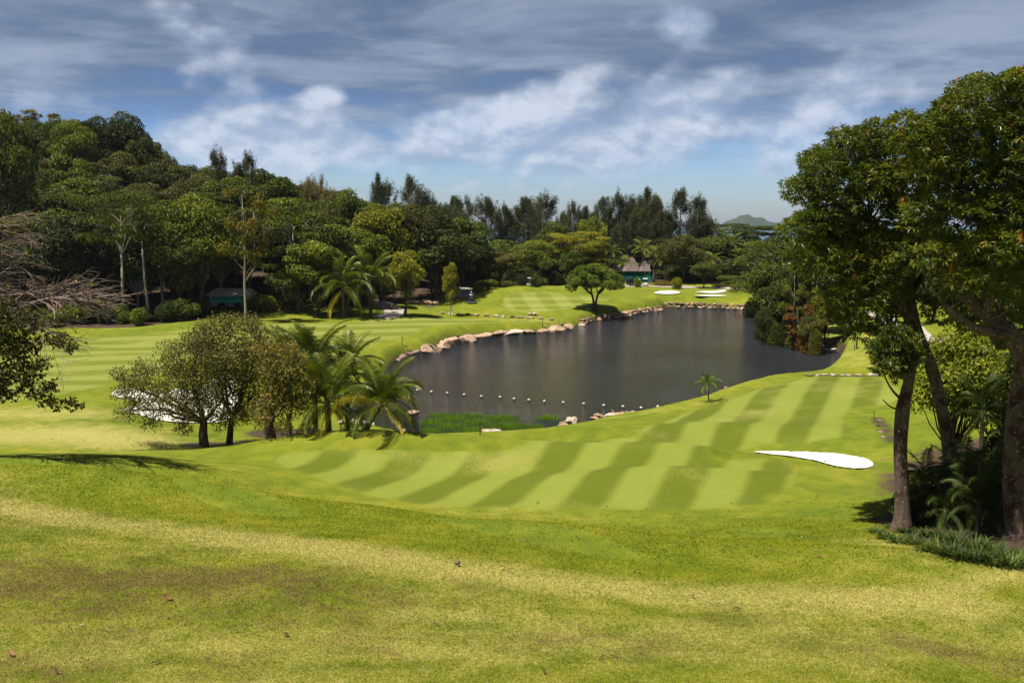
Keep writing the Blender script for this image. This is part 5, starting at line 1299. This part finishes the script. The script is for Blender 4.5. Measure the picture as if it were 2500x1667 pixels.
for i,(px,py,s) in enumerate(NS):
    p=atz(px,py,0.05); rock(p.x,p.y,.12,s*1.2,s*.8,s*.55,{19:'smooth pink rock standing in the water right of the palms',15:'large pale rock at the near shore beside the reeds',18:'small rock awash near the near bank'}.get(i,'pinkish stone along the near shore of the lake'),'stones on the near shore' if i not in (19,15,18) else None,M_rockp if i%3==0 else M_rock)
p=atz(1203,1058,.15); rock(p.x,p.y,.2,1.05,.7,.6,'square topped grey brown boulder at the reed edge',None,M_rockp,rz=.2,name='boulder')
for (px,py,s),lab in zip([(872,1038,.75),(905,1030,.5),(835,1040,.4),(985,1058,.4)],['white boulder between the coconut palms','small white stone right of the white boulder','small white stone left of the white boulder','small stone at the foot of the leaning palm']):
    p=atz(px,py,.3); rock(p.x,p.y,gz(p.x,p.y)+.15,s,s*.8,s*.7,lab,None,M_rockp,name='boulder' if s>.7 else 'rock')
for (px,py,s),lab in zip([(963,738,1.2),(1035,705,1.0),(1020,712,.8),(1065,722,.8),(1012,735,.8),(1050,735,.9),(1000,728,.7)],['large pink boulder under the trees beside the path','pink boulder high under the dark tree','small pink rock under the dark tree','grey rock behind the pale leaning trunk','rock in the shade right of the path','broad rock in the shade near the lawn','rock in the shade behind the small tree']):
    p=atd(px,py,140 if px<1000 else 146); rock(p.x,p.y,gz(p.x,p.y)+s*.35,s,s*.8,s*.9,lab,None,M_rock)
for px,py in [(2145,1040),(2150,1055),(2155,1068),(2148,1028)]:
    p=on(px,py); rock(p.x,p.y,p.z+.05,.25,.2,.15,'small stone in the scrape beside the near fairway','stones in the scrape',M_rockd)
for px,py,s in [(2380,1105,.6),(2410,1110,.5),(2440,1108,.7),(2360,1110,.4),(2460,1095,.5)]:
    p=on(px,py+10); rock(p.x,p.y,p.z+.15,s,s*.7,s*.6,'pink brown rock in the shade below the yellow green tree','rocks below the yellow green tree',M_rock)

# ------------------------------------------------------------------ floats on the lake
bmf=bmesh.new(); bmesh.ops.create_uvsphere(bmf,u_segments=14,v_segments=9,radius=.125)
for v in bmf.verts: v.co.z*=.8
bme=bpy.data.meshes.new('float'); bmf.to_mesh(bme); bmf.free(); bme.polygons.foreach_set('use_smooth',[True]*len(bme.polygons)); bme.materials.append(M_buoy)
mbe=MB(); mbe.tube([(0,0,.08),(0,0,.14)],[.025,.018],8); eye=mbe.mesh('eyelet'); eye.materials.append(M_metal)
for px,py in [(1019,953),(1053,957),(1092,960),(1133,964),(1175,968),(1221,970),(1255,974),(1291,977),(1329,980),(1375,983),(1425,986),(1474,990),(1521,993),(1565,996),(1606,993)]:
    p=atz(px,py,0); r0=empty('float',(p.x,p.y,.04),rf.uniform(0,6)); tag(r0,'cream coloured round float in the line across the near end of the lake','float','floats across the lake')
    for nm,me in (('body',bme),('eyelet',eye)):
        o=bpy.data.objects.new(nm,me); COL.objects.link(o); o.parent=r0

# ------------------------------------------------------------------ posts and markers
def post(px,py,h,w,label,name='marker_post'):
    p=on(px,py); root=empty(name,p); tag(root,label,'post')
    mb=MB(); mb.box((0,0,h/2-.1),(w,w,h+.2),0,.9); link('shaft',mb.mesh('shaft',False),M_post,root)
    mb=MB(); mb.box((0,0,h+.02),(w*1.3,w*1.3,.05)); link('cap',mb.mesh('cap',False),M_post,root)
post(1172,1062,.75,.06,'thin dark stake at the near bank beside the reeds')
post(1325,797,1.0,.08,'thin dark stake on the lawn above the wedge shaped boulder')
post(982,842,1.0,.08,'thin dark stake on the lawn left of the boulders')
post(2091,852,1.0,.12,'dark marker post on the right bank')
post(2086,856,.6,.06,'short thin stake left of the marker post')
post(2022,832,1.0,.06,'orange brown stake at the end of the right shore bushes')
post(1610,992,.8,.04,'thin stake at the near shore by the last float')
post(2133,1022,.5,.04,'short thin stake beside the near fairway')
# dead branch at the right shore
rr=random.Random(9); p=atz(1945,830,.1); mb=MB()
for i in range(7):
    e=Vector((rr.uniform(-2.2,1.2),rr.uniform(-1.5,.3),rr.uniform(.1,1.8)))+Vector((-.3,0,.2)); limb(mb,(0,0,.1),e,.10,.03,.15,5,5,rr)
o=link('dead_branch',mb.mesh('dead_branch'),B_['pale'],loc=p); tag(o,'bleached dead branch lying at the waterline of the right shore','branch')

# ------------------------------------------------------------------ golf carts
def cart(x,y,rz,body,label):
    z=gz(x,y)+.07; root=empty('golf_cart',(x,y,z),rz,(.85,.85,.85)); tag(root,label,'golf cart','carts parked on the road')
    mb=MB(); mb.box((0,.0,.42),(1.15,2.2,.3),0,.96); mb.box((0,-.95,.68),(1.1,.5,.42),0,.8); mb.box((0,.85,.66),(1.12,.65,.34),0,.85)
    link('body',mb.mesh('body',False),body,root)
    mb=MB(); mb.box((0,0,1.86),(1.2,1.7,.08),0,.92); link('roof',mb.mesh('roof',False),body,root)
    for sx in (-1,1):
        for sy in (-.75,.72):
            mb=MB(); mb.tube([(sx*.52,sy*.98,.6),(sx*.54,sy,1.83)],[.025,.025],6); link('roof_post',mb.mesh('roof_post'),M_black,root)
            mb=MB(); mb.tube([(sx*.44,sy*1.02,.22),(sx*.62,sy*1.02,.22)],[.23,.23],14); w=link('wheel',mb.mesh('wheel'),M_tyre,root)
            mb=MB(); mb.tube([(sx*.60,sy*1.02,.22),(sx*.635,sy*1.02,.22)],[.11,.11],10); link('rim',mb.mesh('rim'),M_white,w)
    mb=MB(); mb.box((0,.35,.85),(1.0,.5,.14)); link('seat',mb.mesh('seat',False),M_black,root)
    mb=MB(); mb.box((0,.66,1.12),(1.0,.12,.42)); link('backrest',mb.mesh('backrest',False),M_black,root)
    mb=MB(); mb.tube([(.25,-.62,.8),(.25,-.3,1.08)],[.02,.02],5); mb.tube([(.1,-.3,1.08),(.25,-.36,1.16),(.4,-.3,1.08),(.25,-.24,1.0),(.1,-.3,1.08)],.018,5); link('steering_wheel',mb.mesh('steering_wheel'),M_black,root)
    mb=MB(); mb.add([(-.5,-.74,.9),(.5,-.74,.9),(.5,-.72,1.8),(-.5,-.72,1.8),(-.5,-.72,.9),(.5,-.72,.9),(.5,-.70,1.8),(-.5,-.70,1.8)],[(0,1,2,3),(7,6,5,4),(0,4,5,1),(3,2,6,7)]); link('windscreen',mb.mesh('windscreen',False),M_glass,root)
for px,py,rz,bd,lab in [(1538,698,.3,M_darkg,'dark golf cart, leftmost before the green screen'),(1556,700,.1,M_white,'white golf cart half behind the small fresh green tree'),(1575,699,-.1,M_white,'white golf cart at the right of the small tree'),(1293,692,.8,M_white,'white golf cart glimpsed behind the dark hedge')]:
    p=on(px,py) if px>1400 else atd(px,690,182); cart(p.x,p.y,rz,bd,lab)

# ------------------------------------------------------------------ ride-on mower with driver
def skin_body(name, joints, edges, radii, mat, parent=None, loc=None, sub=2):
    me=bpy.data.meshes.new(name); me.from_pydata([tuple(j) for j in joints],edges,[]); o=bpy.data.objects.new(name,me); COL.objects.link(o)
    s=o.modifiers.new('skin','SKIN'); 
    if not me.skin_vertices: me.attributes.new
    lay=me.skin_vertices[0].data if me.skin_vertices else None
    if lay is not None:
        for i,r_ in enumerate(radii): lay[i].radius=(r_,r_) if not hasattr(r_,'__len__') else r_
        lay[0].use_root=True
    su=o.modifiers.new('sub','SUBSURF'); su.levels=sub; su.render_levels=sub
    dg=bpy.context.evaluated_depsgraph_get(); ev=o.evaluated_get(dg); m2=bpy.data.meshes.new_from_object(ev); 
    bpy.data.objects.remove(o); m2.name=name; m2.polygons.foreach_set('use_smooth',[True]*len(m2.polygons))
    m2.materials.clear(); m2.materials.append(mat)
    return link(name,m2,None,parent,loc)
p=on(1151,739); rz=.1
mw=empty('ride_on_mower',p,rz); tag(mw,'dark ride on mower on the slope of the far green','mower')
mb=MB(); mb.box((0,0,.5),(1.0,1.6,.35),0,.9); mb.box((0,-.55,.75),(.75,.6,.3),0,.8); link('body',mb.mesh('body',False),M_darkg,mw)
mb=MB(); mb.box((0,-.2,.17),(2.0,.7,.14),0,.95); mb.box((0,-1.0,.17),(1.2,.5,.14),0,.95); link('cutting_deck',mb.mesh('cutting_deck',False),M_metal,mw)
for sx in (-1,1):
    for sy,rad in ((-.75,.22),(.6,.3)):
        mb=MB(); mb.tube([(sx*.42,sy,rad),(sx*.68,sy,rad)],[rad,rad],14); link('wheel',mb.mesh('wheel'),M_tyre,mw)
mb=MB(); mb.box((0,.2,.78),(.5,.5,.14)); mb.box((0,.46,1.0),(.5,.1,.4)); link('seat',mb.mesh('seat',False),M_black,mw)
mb=MB(); mb.tube([(0,-.45,.8),(0,-.22,1.1)],.02,5); mb.tube([(.17*math.cos(a/8*6.283),-.22+.08*math.sin(a/8*6.283),1.1+.14*math.sin(a/8*6.283)) for a in range(9)],.018,5); link('steering_wheel',mb.mesh('steering_wheel'),M_black,mw)
J=[(0,.2,.92),(0,.21,1.15),(0,.2,1.38),(0,.19,1.5),(0,.17,1.62),(0,.16,1.74),
   (.2,.2,1.38),(.27,.08,1.17),(.16,-.14,1.14),(-.2,.2,1.38),(-.27,.08,1.17),(-.16,-.14,1.14),
   (.1,.16,.9),(.16,-.22,.92),(.17,-.3,.52),(.17,-.42,.48),(-.1,.16,.9),(-.16,-.22,.92),(-.17,-.3,.52),(-.17,-.42,.48)]
E=[(0,1),(1,2),(2,3),(3,4),(4,5),(2,6),(6,7),(7,8),(2,9),(9,10),(10,11),(0,12),(12,13),(13,14),(14,15),(0,16),(16,17),(17,18),(18,19)]
Rd=[.14,.13,.15,.055,.095,.085,.06,.045,.035,.06,.045,.035,.09,.07,.05,.04,.09,.07,.05,.04]
pe=empty('person',p,rz); tag(pe,'person in white shirt and pale cap driving the dark mower','person')
skin_body('body',J,E,Rd,M_pants,pe)
skin_body('shirt',[(0,.2,1.0),(0,.21,1.18),(0,.2,1.4),(.2,.2,1.39),(.25,.11,1.24),(-.2,.2,1.39),(-.25,.11,1.24)],[(0,1),(1,2),(2,3),(3,4),(2,5),(5,6)],[.165,.16,.165,.08,.07,.08,.07],M_shirt,pe)
mb=MB(); mb.tube([(0,.16,1.70),(0,.16,1.78),(0,.16,1.84)],[.115,.105,.05],12); mb.box((0,.02,1.72),(.16,.16,.02)); link('cap',mb.mesh('cap'),M_shirt,pe)
mb=MB(); mb.tube([(0,.14,1.5),(0,.13,1.57),(0,.12,1.64),(0,.13,1.69)],[.05,.092,.106,.09],12); link('face',mb.mesh('face'),M_skin,pe)

# ------------------------------------------------------------------ ground dove
p=on(1118,1382); dv=empty('dove',p,-.9); tag(dv,'small grey brown dove standing on the near grass','bird')
bd=skin_body('body',[(0,0,.085),(.05,0,.11),(.085,0,.145),(.11,0,.165),(.132,0,.162),(-.06,0,.07),(-.14,0,.05),(-.2,0,.035)],[(0,1),(1,2),(2,3),(3,4),(0,5),(5,6),(6,7)],[.052,.045,.026,.027,.007,.04,.02,.012],M_feather,dv)
for s in (-1,1):
    mb=MB(); mb.tube([(.0,s*.045,.10),(-.07,s*.045,.085),(-.14,s*.025,.065)],[.022,.024,.006],6); link('wing',mb.mesh('wing'),M_feather,dv)
    mb=MB(); mb.tube([(.0,s*.02,.05),(.005,s*.02,0),(.035,s*.02,0)],[.006,.005,.003],5); link('leg',mb.mesh('leg'),M_rockd,dv)

# ------------------------------------------------------------------ tennis screen, thatched houses, cottage
def W(px,py,d): return atd(px,py,d)
d=206
x0=W(1478,690,d).x; x1=W(1597,690,d).x; g=gz((x0+x1)/2,d)
cf=empty('court_fence',((x0+x1)/2,d,g)); tag(cf,'green windscreen fence round the tennis court behind the carts','fence')
wd=x1-x0; h1=W(1540,683,d).z-g; 
hs=W(1540,674,d).z-g; ht=W(1540,663,d).z-g
mb=MB(); mb.box((0,0,hs/2-.3),(wd,.05,hs+.6)); link('windscreen',mb.mesh('windscreen',False),M_screen,cf)
mb=MB(); mb.box((0,.04,(hs+ht)/2),(wd,.03,ht-hs)); link('net',mb.mesh('net',False),M_net,cf)
for i in range(6):
    mb=MB(); mb.tube([(-wd/2+wd*i/5,-.06,-.3),(-wd/2+wd*i/5,-.06,ht+.1)],.05,6); link('post',mb.mesh('post'),M_net,cf)
mb=MB(); mb.tube([(-wd/2,-.06,ht+.05),(wd/2,-.06,ht+.05)],.04,5); link('top_rail',mb.mesh('top_rail'),M_net,cf)
# lamp mast
q=W(1585,700,d-1); g2=gz(q.x,q.y); lm=empty('floodlight_mast',(q.x,q.y,g2)); tag(lm,'thin pale floodlight mast beside the court fence','lamp post')
hm=W(1585,640,d-1).z-g2; mb=MB(); mb.tube([(0,0,-.2),(0,0,hm)],[.07,.05],8); link('pole',mb.mesh('pole'),M_metal,lm)
mb=MB(); mb.box((0,0,hm+.1),(.7,.3,.18)); link('lamp_head',mb.mesh('lamp_head',False),M_metal,lm)
# thatched houses
def hut(px0,px1,eave,top,d,label,ridge=.15,dep=5.5):
    x0=W(px0,eave,d).x;x1=W(px1,eave,d).x;ez=W(px0,eave,d).z;tz=W(px0,top,d).z;cx=(x0+x1)/2;g=gz(cx,d)
    root=empty('thatched_house',(cx,d,g)); tag(root,label,'house'); w=(x1-x0)/2; hp=dep/2
    mb=MB(); n=10; m_=7
    # hip roof with soft sag and rounded corners, built as rings
    rings=[]
    for k in range(m_+1):
        t=k/m_; sx=w*(1-t)*1.0+w*ridge*t; sy=hp*(1-t)+.08*t; z=ez-g+(tz-ez)*(t**.92)
        ring=[]
        for a in range(28):
            an=2*math.pi*a/28; c,s=math.cos(an),math.sin(an); e=.45
            ring.append((math.copysign(abs(c)**e,c)*sx+.06*math.sin(a*3+k),math.copysign(abs(s)**e,s)*sy+.05*math.cos(a*5+k),z+.07*math.sin(a*2.3+k*1.7)))
        rings.append(ring)
    vs=[v for r_ in rings for v in r_]; fs=[(k*28+a,k*28+(a+1)%28,(k+1)*28+(a+1)%28,(k+1)*28+a) for k in range(m_) for a in range(28)]+[tuple(m_*28+a for a in range(28)),tuple(range(27,-1,-1))]
    mb.add(vs,fs); link('roof',mb.mesh('roof',False),M_thatch,root)
    mb=MB(); mb.box((0,0,(ez-g)/2-.2),(w*1.7,hp*1.6,ez-g+.4)); link('wall',mb.mesh('wall',False),M_wall,root)
    mb=MB(); mb.box((w*.2,-hp*.8-.03,(ez-g)*.55),(w*.5,.06,(ez-g)*.4)); link('window',mb.mesh('window',False),M_glass,root)
hut(1466,1522,673,634,217,'left thatched roof house, partly behind the palm')
hut(1510,1572,673,629,220,'middle thatched roof house with the highest ridge')
hut(1554,1594,672,637,214,'right small thatched roof house beside the mast')
# cottage with green awning at the left
d=134; px0,px1=505,612
cx=(W(px0,740,d).x+W(px1,740,d).x)/2; g=gz(cx,d)-.2; ct=empty('cottage',(cx,d,g)); tag(ct,'small cottage with weathered roof and green awning in the forest shade','house')
w=W(px1,740,d).x-W(px0,740,d).x; ze=W(560,722,d).z-g; zt=W(560,706,d).z-g
mb=MB(); mb.box((0,2.2,ze/2-.3),(w*.92,3.6,ze+.6)); link('wall',mb.mesh('wall',False),M_wall,ct)
mb=MB(); mb.add([(-w*.55,-.3,ze+.02),(w*.5,-.3,ze+.02),(w*.42,2.2,zt),(-w*.40,2.2,zt),(-w*.55,4.6,ze+.02),(w*.5,4.6,ze+.02)],[(0,1,2,3),(3,2,5,4),(0,3,4),(1,5,2),(0,4,5,1)])
rfm=mb.mesh('roof',False); rfo=link('roof',rfm,M_slat,ct)
rr=random.Random(4)
mb=MB()
for i in range(26):
    t=rr.uniform(.05,.9); mb.box((rr.uniform(-w*.42,w*.4),-.3+2.5*t-.05,ze+(zt-ze)*t+.07),(rr.uniform(.4,1.3),rr.uniform(.06,.12),.05),rr.uniform(-.2,.2))
link('batten',mb.mesh('batten',False),M_wall,rfo)
mb=MB(); za=W(560,731,d).z-g; mb.add([(-w*.32,-.35,ze-.1),(w*.36,-.35,ze-.1),(w*.38,-2.2,za),(-w*.34,-2.2,za),(w*.38,-2.2,za-.28),(-w*.34,-2.2,za-.28),(-w*.32,-.35,ze-.38),(w*.36,-.35,ze-.38)],[(0,3,2,1),(3,5,4,2),(0,6,5,3),(1,2,4,7),(6,7,4,5)]); link('awning',mb.mesh('awning',False),M_awning,ct)
for sx in (-.32,.0,.36):
    mb=MB(); mb.tube([(w*sx,-2.15,-.3),(w*sx,-2.15,za-.2)],.05,6); link('post',mb.mesh('post'),M_post,ct)
for sx in (-.2,.18):
    mb=MB(); mb.box((w*sx,.36,ze*.45),(1.0,.08,1.1)); f=link('window',mb.mesh('window',False),M_wall,ct)
    mb=MB(); mb.box((w*sx,.30,ze*.45),(.85,.06,.95)); link('pane',mb.mesh('pane',False),M_glass,f)

# ------------------------------------------------------------------ fallen leaves
LM=[]
for s in range(4):
    r=random.Random(s+40); n_=7; V=[];Fs=[]
    for i in range(n_+1):
        t=i/n_; w=.032*math.sin(math.pi*min(1,t*.95+.03))**.8; cz=.02+.035*math.sin(t*3.1+s)+.01*s
        V+=[(t*.2-.1,-w,cz+.018),(t*.2-.1,0,cz),(t*.2-.1,w,cz+.02)]
    for i in range(n_):
        for k in range(2): a=i*3+k; Fs.append((a,a+1,a+4,a+3))
    LM.append(np_mesh('fallen_leaf',V,Fs,{'tint':[.2+.2*s]*len(V)})); LM[-1].materials.append(M_deadleaf)
def fleaf(px,py,sc_,lab,grp=None,rz=None):
    p=on(px,py); o=bpy.data.objects.new('fallen_leaf',LM[rf.randrange(4)]); COL.objects.link(o); o.location=p+Vector((0,0,.015)); o.scale=(sc_,)*3
    o.rotation_euler=(rf.uniform(-.3,.3),rf.uniform(-.2,.2),rf.uniform(0,6.28) if rz is None else rz); tag(o,lab,'leaf',grp)
fleaf(413,1465,1.5,'orange brown curled leaf lying on the near grass at the left',rz=-.5)
fleaf(28,1602,1.2,'tan leaf near the bottom left corner',rz=-.7); fleaf(137,1645,1.1,'orange leaf at the bottom left',rz=-.2)
fleaf(1118+680,1490,1.0,'orange leaf on the grass right of the centre',rz=0)
for px,py in [(200,1528),(410,1070+440),(700,1553),(350,1565),(260,1542),(627,1285),(1230,1392),(1215,1375),(570,1250),(518,1243),(480,1180+70),(1610,1380),(1560,1400),(1770,1430),(1690,1460),(1740,1560),(1500,1605),(1470,1610),(1330,1665-20),(2000,1360),(385,1620),(1065,1528),(1550,1397),(940,1290)]:
    fleaf(px,py,rf.uniform(.6,1.0),'small brown fallen leaf scattered on the near grass','fallen leaves on the grass')
for i in range(90):
    px=rf.uniform(1150,2200); py=rf.uniform(1225,1360); fleaf(px,py,rf.uniform(.5,.95),'small brown fallen leaf scattered on the near grass','fallen leaves on the grass')
for i in range(26):
    fleaf(rf.uniform(120,480),rf.uniform(1050,1105),rf.uniform(.6,1.1),'small brown fallen leaf below the scrubby trees','fallen leaves below the scrubby trees')

# ------------------------------------------------------------------ light, sky, camera
SUNV=Vector((-.34,-.20,.92)).normalized()
el=math.asin(SUNV.z); az=math.atan2(SUNV.x,SUNV.y)
sun=bpy.data.lights.new('sun','SUN'); sun.energy=5.0; sun.angle=R(.55); sun.color=(1,.95,.86)
so_=bpy.data.objects.new('sun',sun); COL.objects.link(so_); so_.rotation_euler=SUNV.to_track_quat('Z','Y').to_euler()
w=bpy.data.worlds.new('World'); sc.world=w; w.use_nodes=True; w.cycles.sampling_method='MANUAL'; w.cycles.sample_map_resolution=256; nt=w.node_tree; nt.nodes.clear()
out=nt.nodes.new('ShaderNodeOutputWorld'); bg=nt.nodes.new('ShaderNodeBackground'); bg.inputs[1].default_value=.06; nt.links.new(bg.outputs[0],out.inputs[0])
sky=nt.nodes.new('ShaderNodeTexSky'); sky.sky_type='NISHITA'; sky.sun_disc=False; sky.sun_elevation=el; sky.sun_rotation=az; sky.altitude=0; sky.air_density=1.0; sky.dust_density=.6; sky.ozone_density=2.5
tc=nt.nodes.new('ShaderNodeTexCoord').outputs['Generated']
sep=nt.nodes.new('ShaderNodeSeparateXYZ'); nt.links.new(tc,sep.inputs[0]); zz=sep.outputs[2]
# clear air above
skc=mix(nt, 1.0, sky.outputs[0], ramp(nt,[(.0,(.95,1.1,1.4)),(.05,(.88,1.05,1.4)),(.10,(.62,.84,1.25)),(.17,(.34,.52,.88)),(.24,(.22,.36,.66)),(1,(.2,.3,.55))],zz),'MULTIPLY')
def sky_d(px,py): v=ray(px,py).normalized(); return v
# high streaked cloud deck: project the direction on a flat layer
den=math_(nt,'ADD',math_(nt,'MAXIMUM',zz,0.0),.05)
comb=nt.nodes.new('ShaderNodeCombineXYZ'); nt.links.new(math_(nt,'DIVIDE',sep.outputs[0],den),comb.inputs[0]); nt.links.new(math_(nt,'DIVIDE',sep.outputs[1],den),comb.inputs[1])
v1=vscale(nt,comb.outputs[0],(.85,1.0,1))
c1=noise_(nt,v1,.85,6,.60,.3); c1b=noise_(nt,v1,.22,3,.5)
cov=mapr(nt,zz,.03,.17,-.13,.17)
d1=math_(nt,'ADD',math_(nt,'ADD',math_(nt,'MULTIPLY',c1,.65),math_(nt,'MULTIPLY',c1b,.35)),cov)
f1=mapr(nt,d1,.36,.68,0,.85)
sh1=mapr(nt,math_(nt,'ADD',c1,math_(nt,'MULTIPLY',math_(nt,'SUBTRACT',c1b,.5),.4)),.4,.68,0,1)
col1=mix(nt,sh1,(1.6,2.2,3.3),(3.9,4.6,5.8))
s1=mix(nt,f1,skc,col1)
# cumulus near the horizon
vv=vscale(nt,tc,(1,1,1.55))
c2n=noise_(nt,vv,6.5,7,.55,.1)
def vor_(vec,sc_):
    q=nt.nodes.new('ShaderNodeTexVoronoi'); q.feature='SMOOTH_F1'; q.inputs['Scale'].default_value=sc_; q.inputs['Smoothness'].default_value=.6; nt.links.new(vec,q.inputs['Vector']); return q.outputs['Distance']
def wrp(vec):
    a=nt.nodes.new('ShaderNodeVectorMath'); a.operation='ADD'; nz=nt.nodes.new('ShaderNodeTexNoise'); nz.inputs['Scale'].default_value=14; nz.inputs['Detail'].default_value=3; nt.links.new(vec,nz.inputs['Vector']); b=vscale(nt,nz.outputs['Color'],(.035,.035,.035)); nt.links.new(vec,a.inputs[0]); nt.links.new(b,a.inputs[1]); return a.outputs[0]
def puff(vec):
    w_=wrp(vec); v_=math_(nt,'ADD',math_(nt,'MULTIPLY',vor_(w_,15),.6),math_(nt,'MULTIPLY',vor_(w_,34),.4)); return math_(nt,'SUBTRACT',.62,math_(nt,'MULTIPLY',v_,.55))
c2=math_(nt,'ADD',math_(nt,'MULTIPLY',c2n,.55),math_(nt,'MULTIPLY',puff(vv),.45)); c2b=noise_(nt,vscale(nt,tc,(1,1,1.3)),3.0,3,.5)
bias=None
for px,py,rad,a in [(1150,310,.060,.23),(1240,290,.05,.2),(1070,330,.05,.17),(1380,230,.06,.18),(1440,180,.05,.12),(1620,250,.07,.18),(1700,330,.07,.14),(1560,350,.09,.12),(790,240,.035,.18),(810,340,.05,.17),(860,370,.04,.12),(640,330,.09,.17),(560,350,.07,.14),(1900,270,.08,.15),(1500,380,.10,.14),(1250,250,.06,.12),(1010,370,.06,.12),(1830,400,.06,.12),(100,240,.05,.15),(230,260,.03,.12),(1300,350,.1,.1),(1720,60,.05,.15),(2050,270,.09,.1),(1790,190,.04,.14),(950,120,.09,.12),(500,90,.09,.08),(1960,400,.05,.12),(400,330,.06,.1)]:
    nd=nt.nodes.new('ShaderNodeVectorMath'); nd.operation='DISTANCE'; nt.links.new(vscale(nt,tc,(1,1,1.7)),nd.inputs[0]); v=sky_d(px,py); nd.inputs[1].default_value=(v.x,v.y,v.z*1.7)
    g=mapr(nt,nd.outputs['Value'],0,rad*1.25,a,0)
    bias=g if bias is None else math_(nt,'ADD',bias,g)
band=mapr(nt,zz,.012,.04,-.12,0)
d2=math_(nt,'ADD',math_(nt,'ADD',math_(nt,'ADD',math_(nt,'MULTIPLY',c2,.8),math_(nt,'MULTIPLY',c2b,.2)),math_(nt,'MULTIPLY',bias,1.0)),band)
f2=mapr(nt,d2,.50,.66,0,.85)
# the same cloud a little higher: where it is thinner there the top is lit
off=nt.nodes.new('ShaderNodeVectorMath'); off.operation='ADD'; nt.links.new(vv,off.inputs[0]); off.inputs[1].default_value=(-.006,0,.016)
c2u=noise_(nt,off.outputs[0],6.5,5,.55,.1)
lit=mapr(nt,math_(nt,'SUBTRACT',c2n,c2u),-.07,.09,0,1)
col2=mix(nt,lit,(4.0,5.0,6.9),(7.2,7.9,9.2))
s2=mix(nt,f2,s1,col2)
s3=mix(nt,1.0,s2,ramp(nt,[(.28,(1,1,1)),(.6,(.5,.5,.5)),(1,(.4,.4,.4))],zz),'MULTIPLY')  # unseen overhead sky dimmed on purpose to weaken fill light and deepen shadows
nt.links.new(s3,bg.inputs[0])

m, nt_, out_ = newmat('haze air'); vp = nt_.nodes.new('ShaderNodeVolumePrincipled')
vp.inputs['Color'].default_value=(.80,.88,1,1); vp.inputs['Density'].default_value=.00006; vp.inputs['Anisotropy'].default_value=.3; nt_.links.new(vp.outputs[0], out_.inputs['Volume'])
mb=MB(); mb.box((0,5960,17),(24100,12100,84)); hz=link('haze',mb.mesh('haze',False),m); struct(hz,'stuff','thin bluish sea air')
cam=bpy.data.cameras.new('camera'); cam.sensor_width=36; cam.lens=36*F/2500; cam.clip_end=60000; cam.clip_start=.1
co=bpy.data.objects.new('camera',cam); COL.objects.link(co); co.location=(0,0,CAMZ); co.rotation_euler=(math.pi/2-PITCH,0,0); sc.camera=co
sc.view_settings.view_transform='Standard'; sc.view_settings.look='None'; sc.view_settings.gamma=1; sc.view_settings.exposure=.68
sc.render.engine='CYCLES'; sc.cycles.max_bounces=6; sc.cycles.diffuse_bounces=1; sc.cycles.glossy_bounces=2; sc.cycles.transmission_bounces=2; sc.cycles.transparent_max_bounces=4
print('filler trees', cntF, 'objects', len(bpy.data.objects))
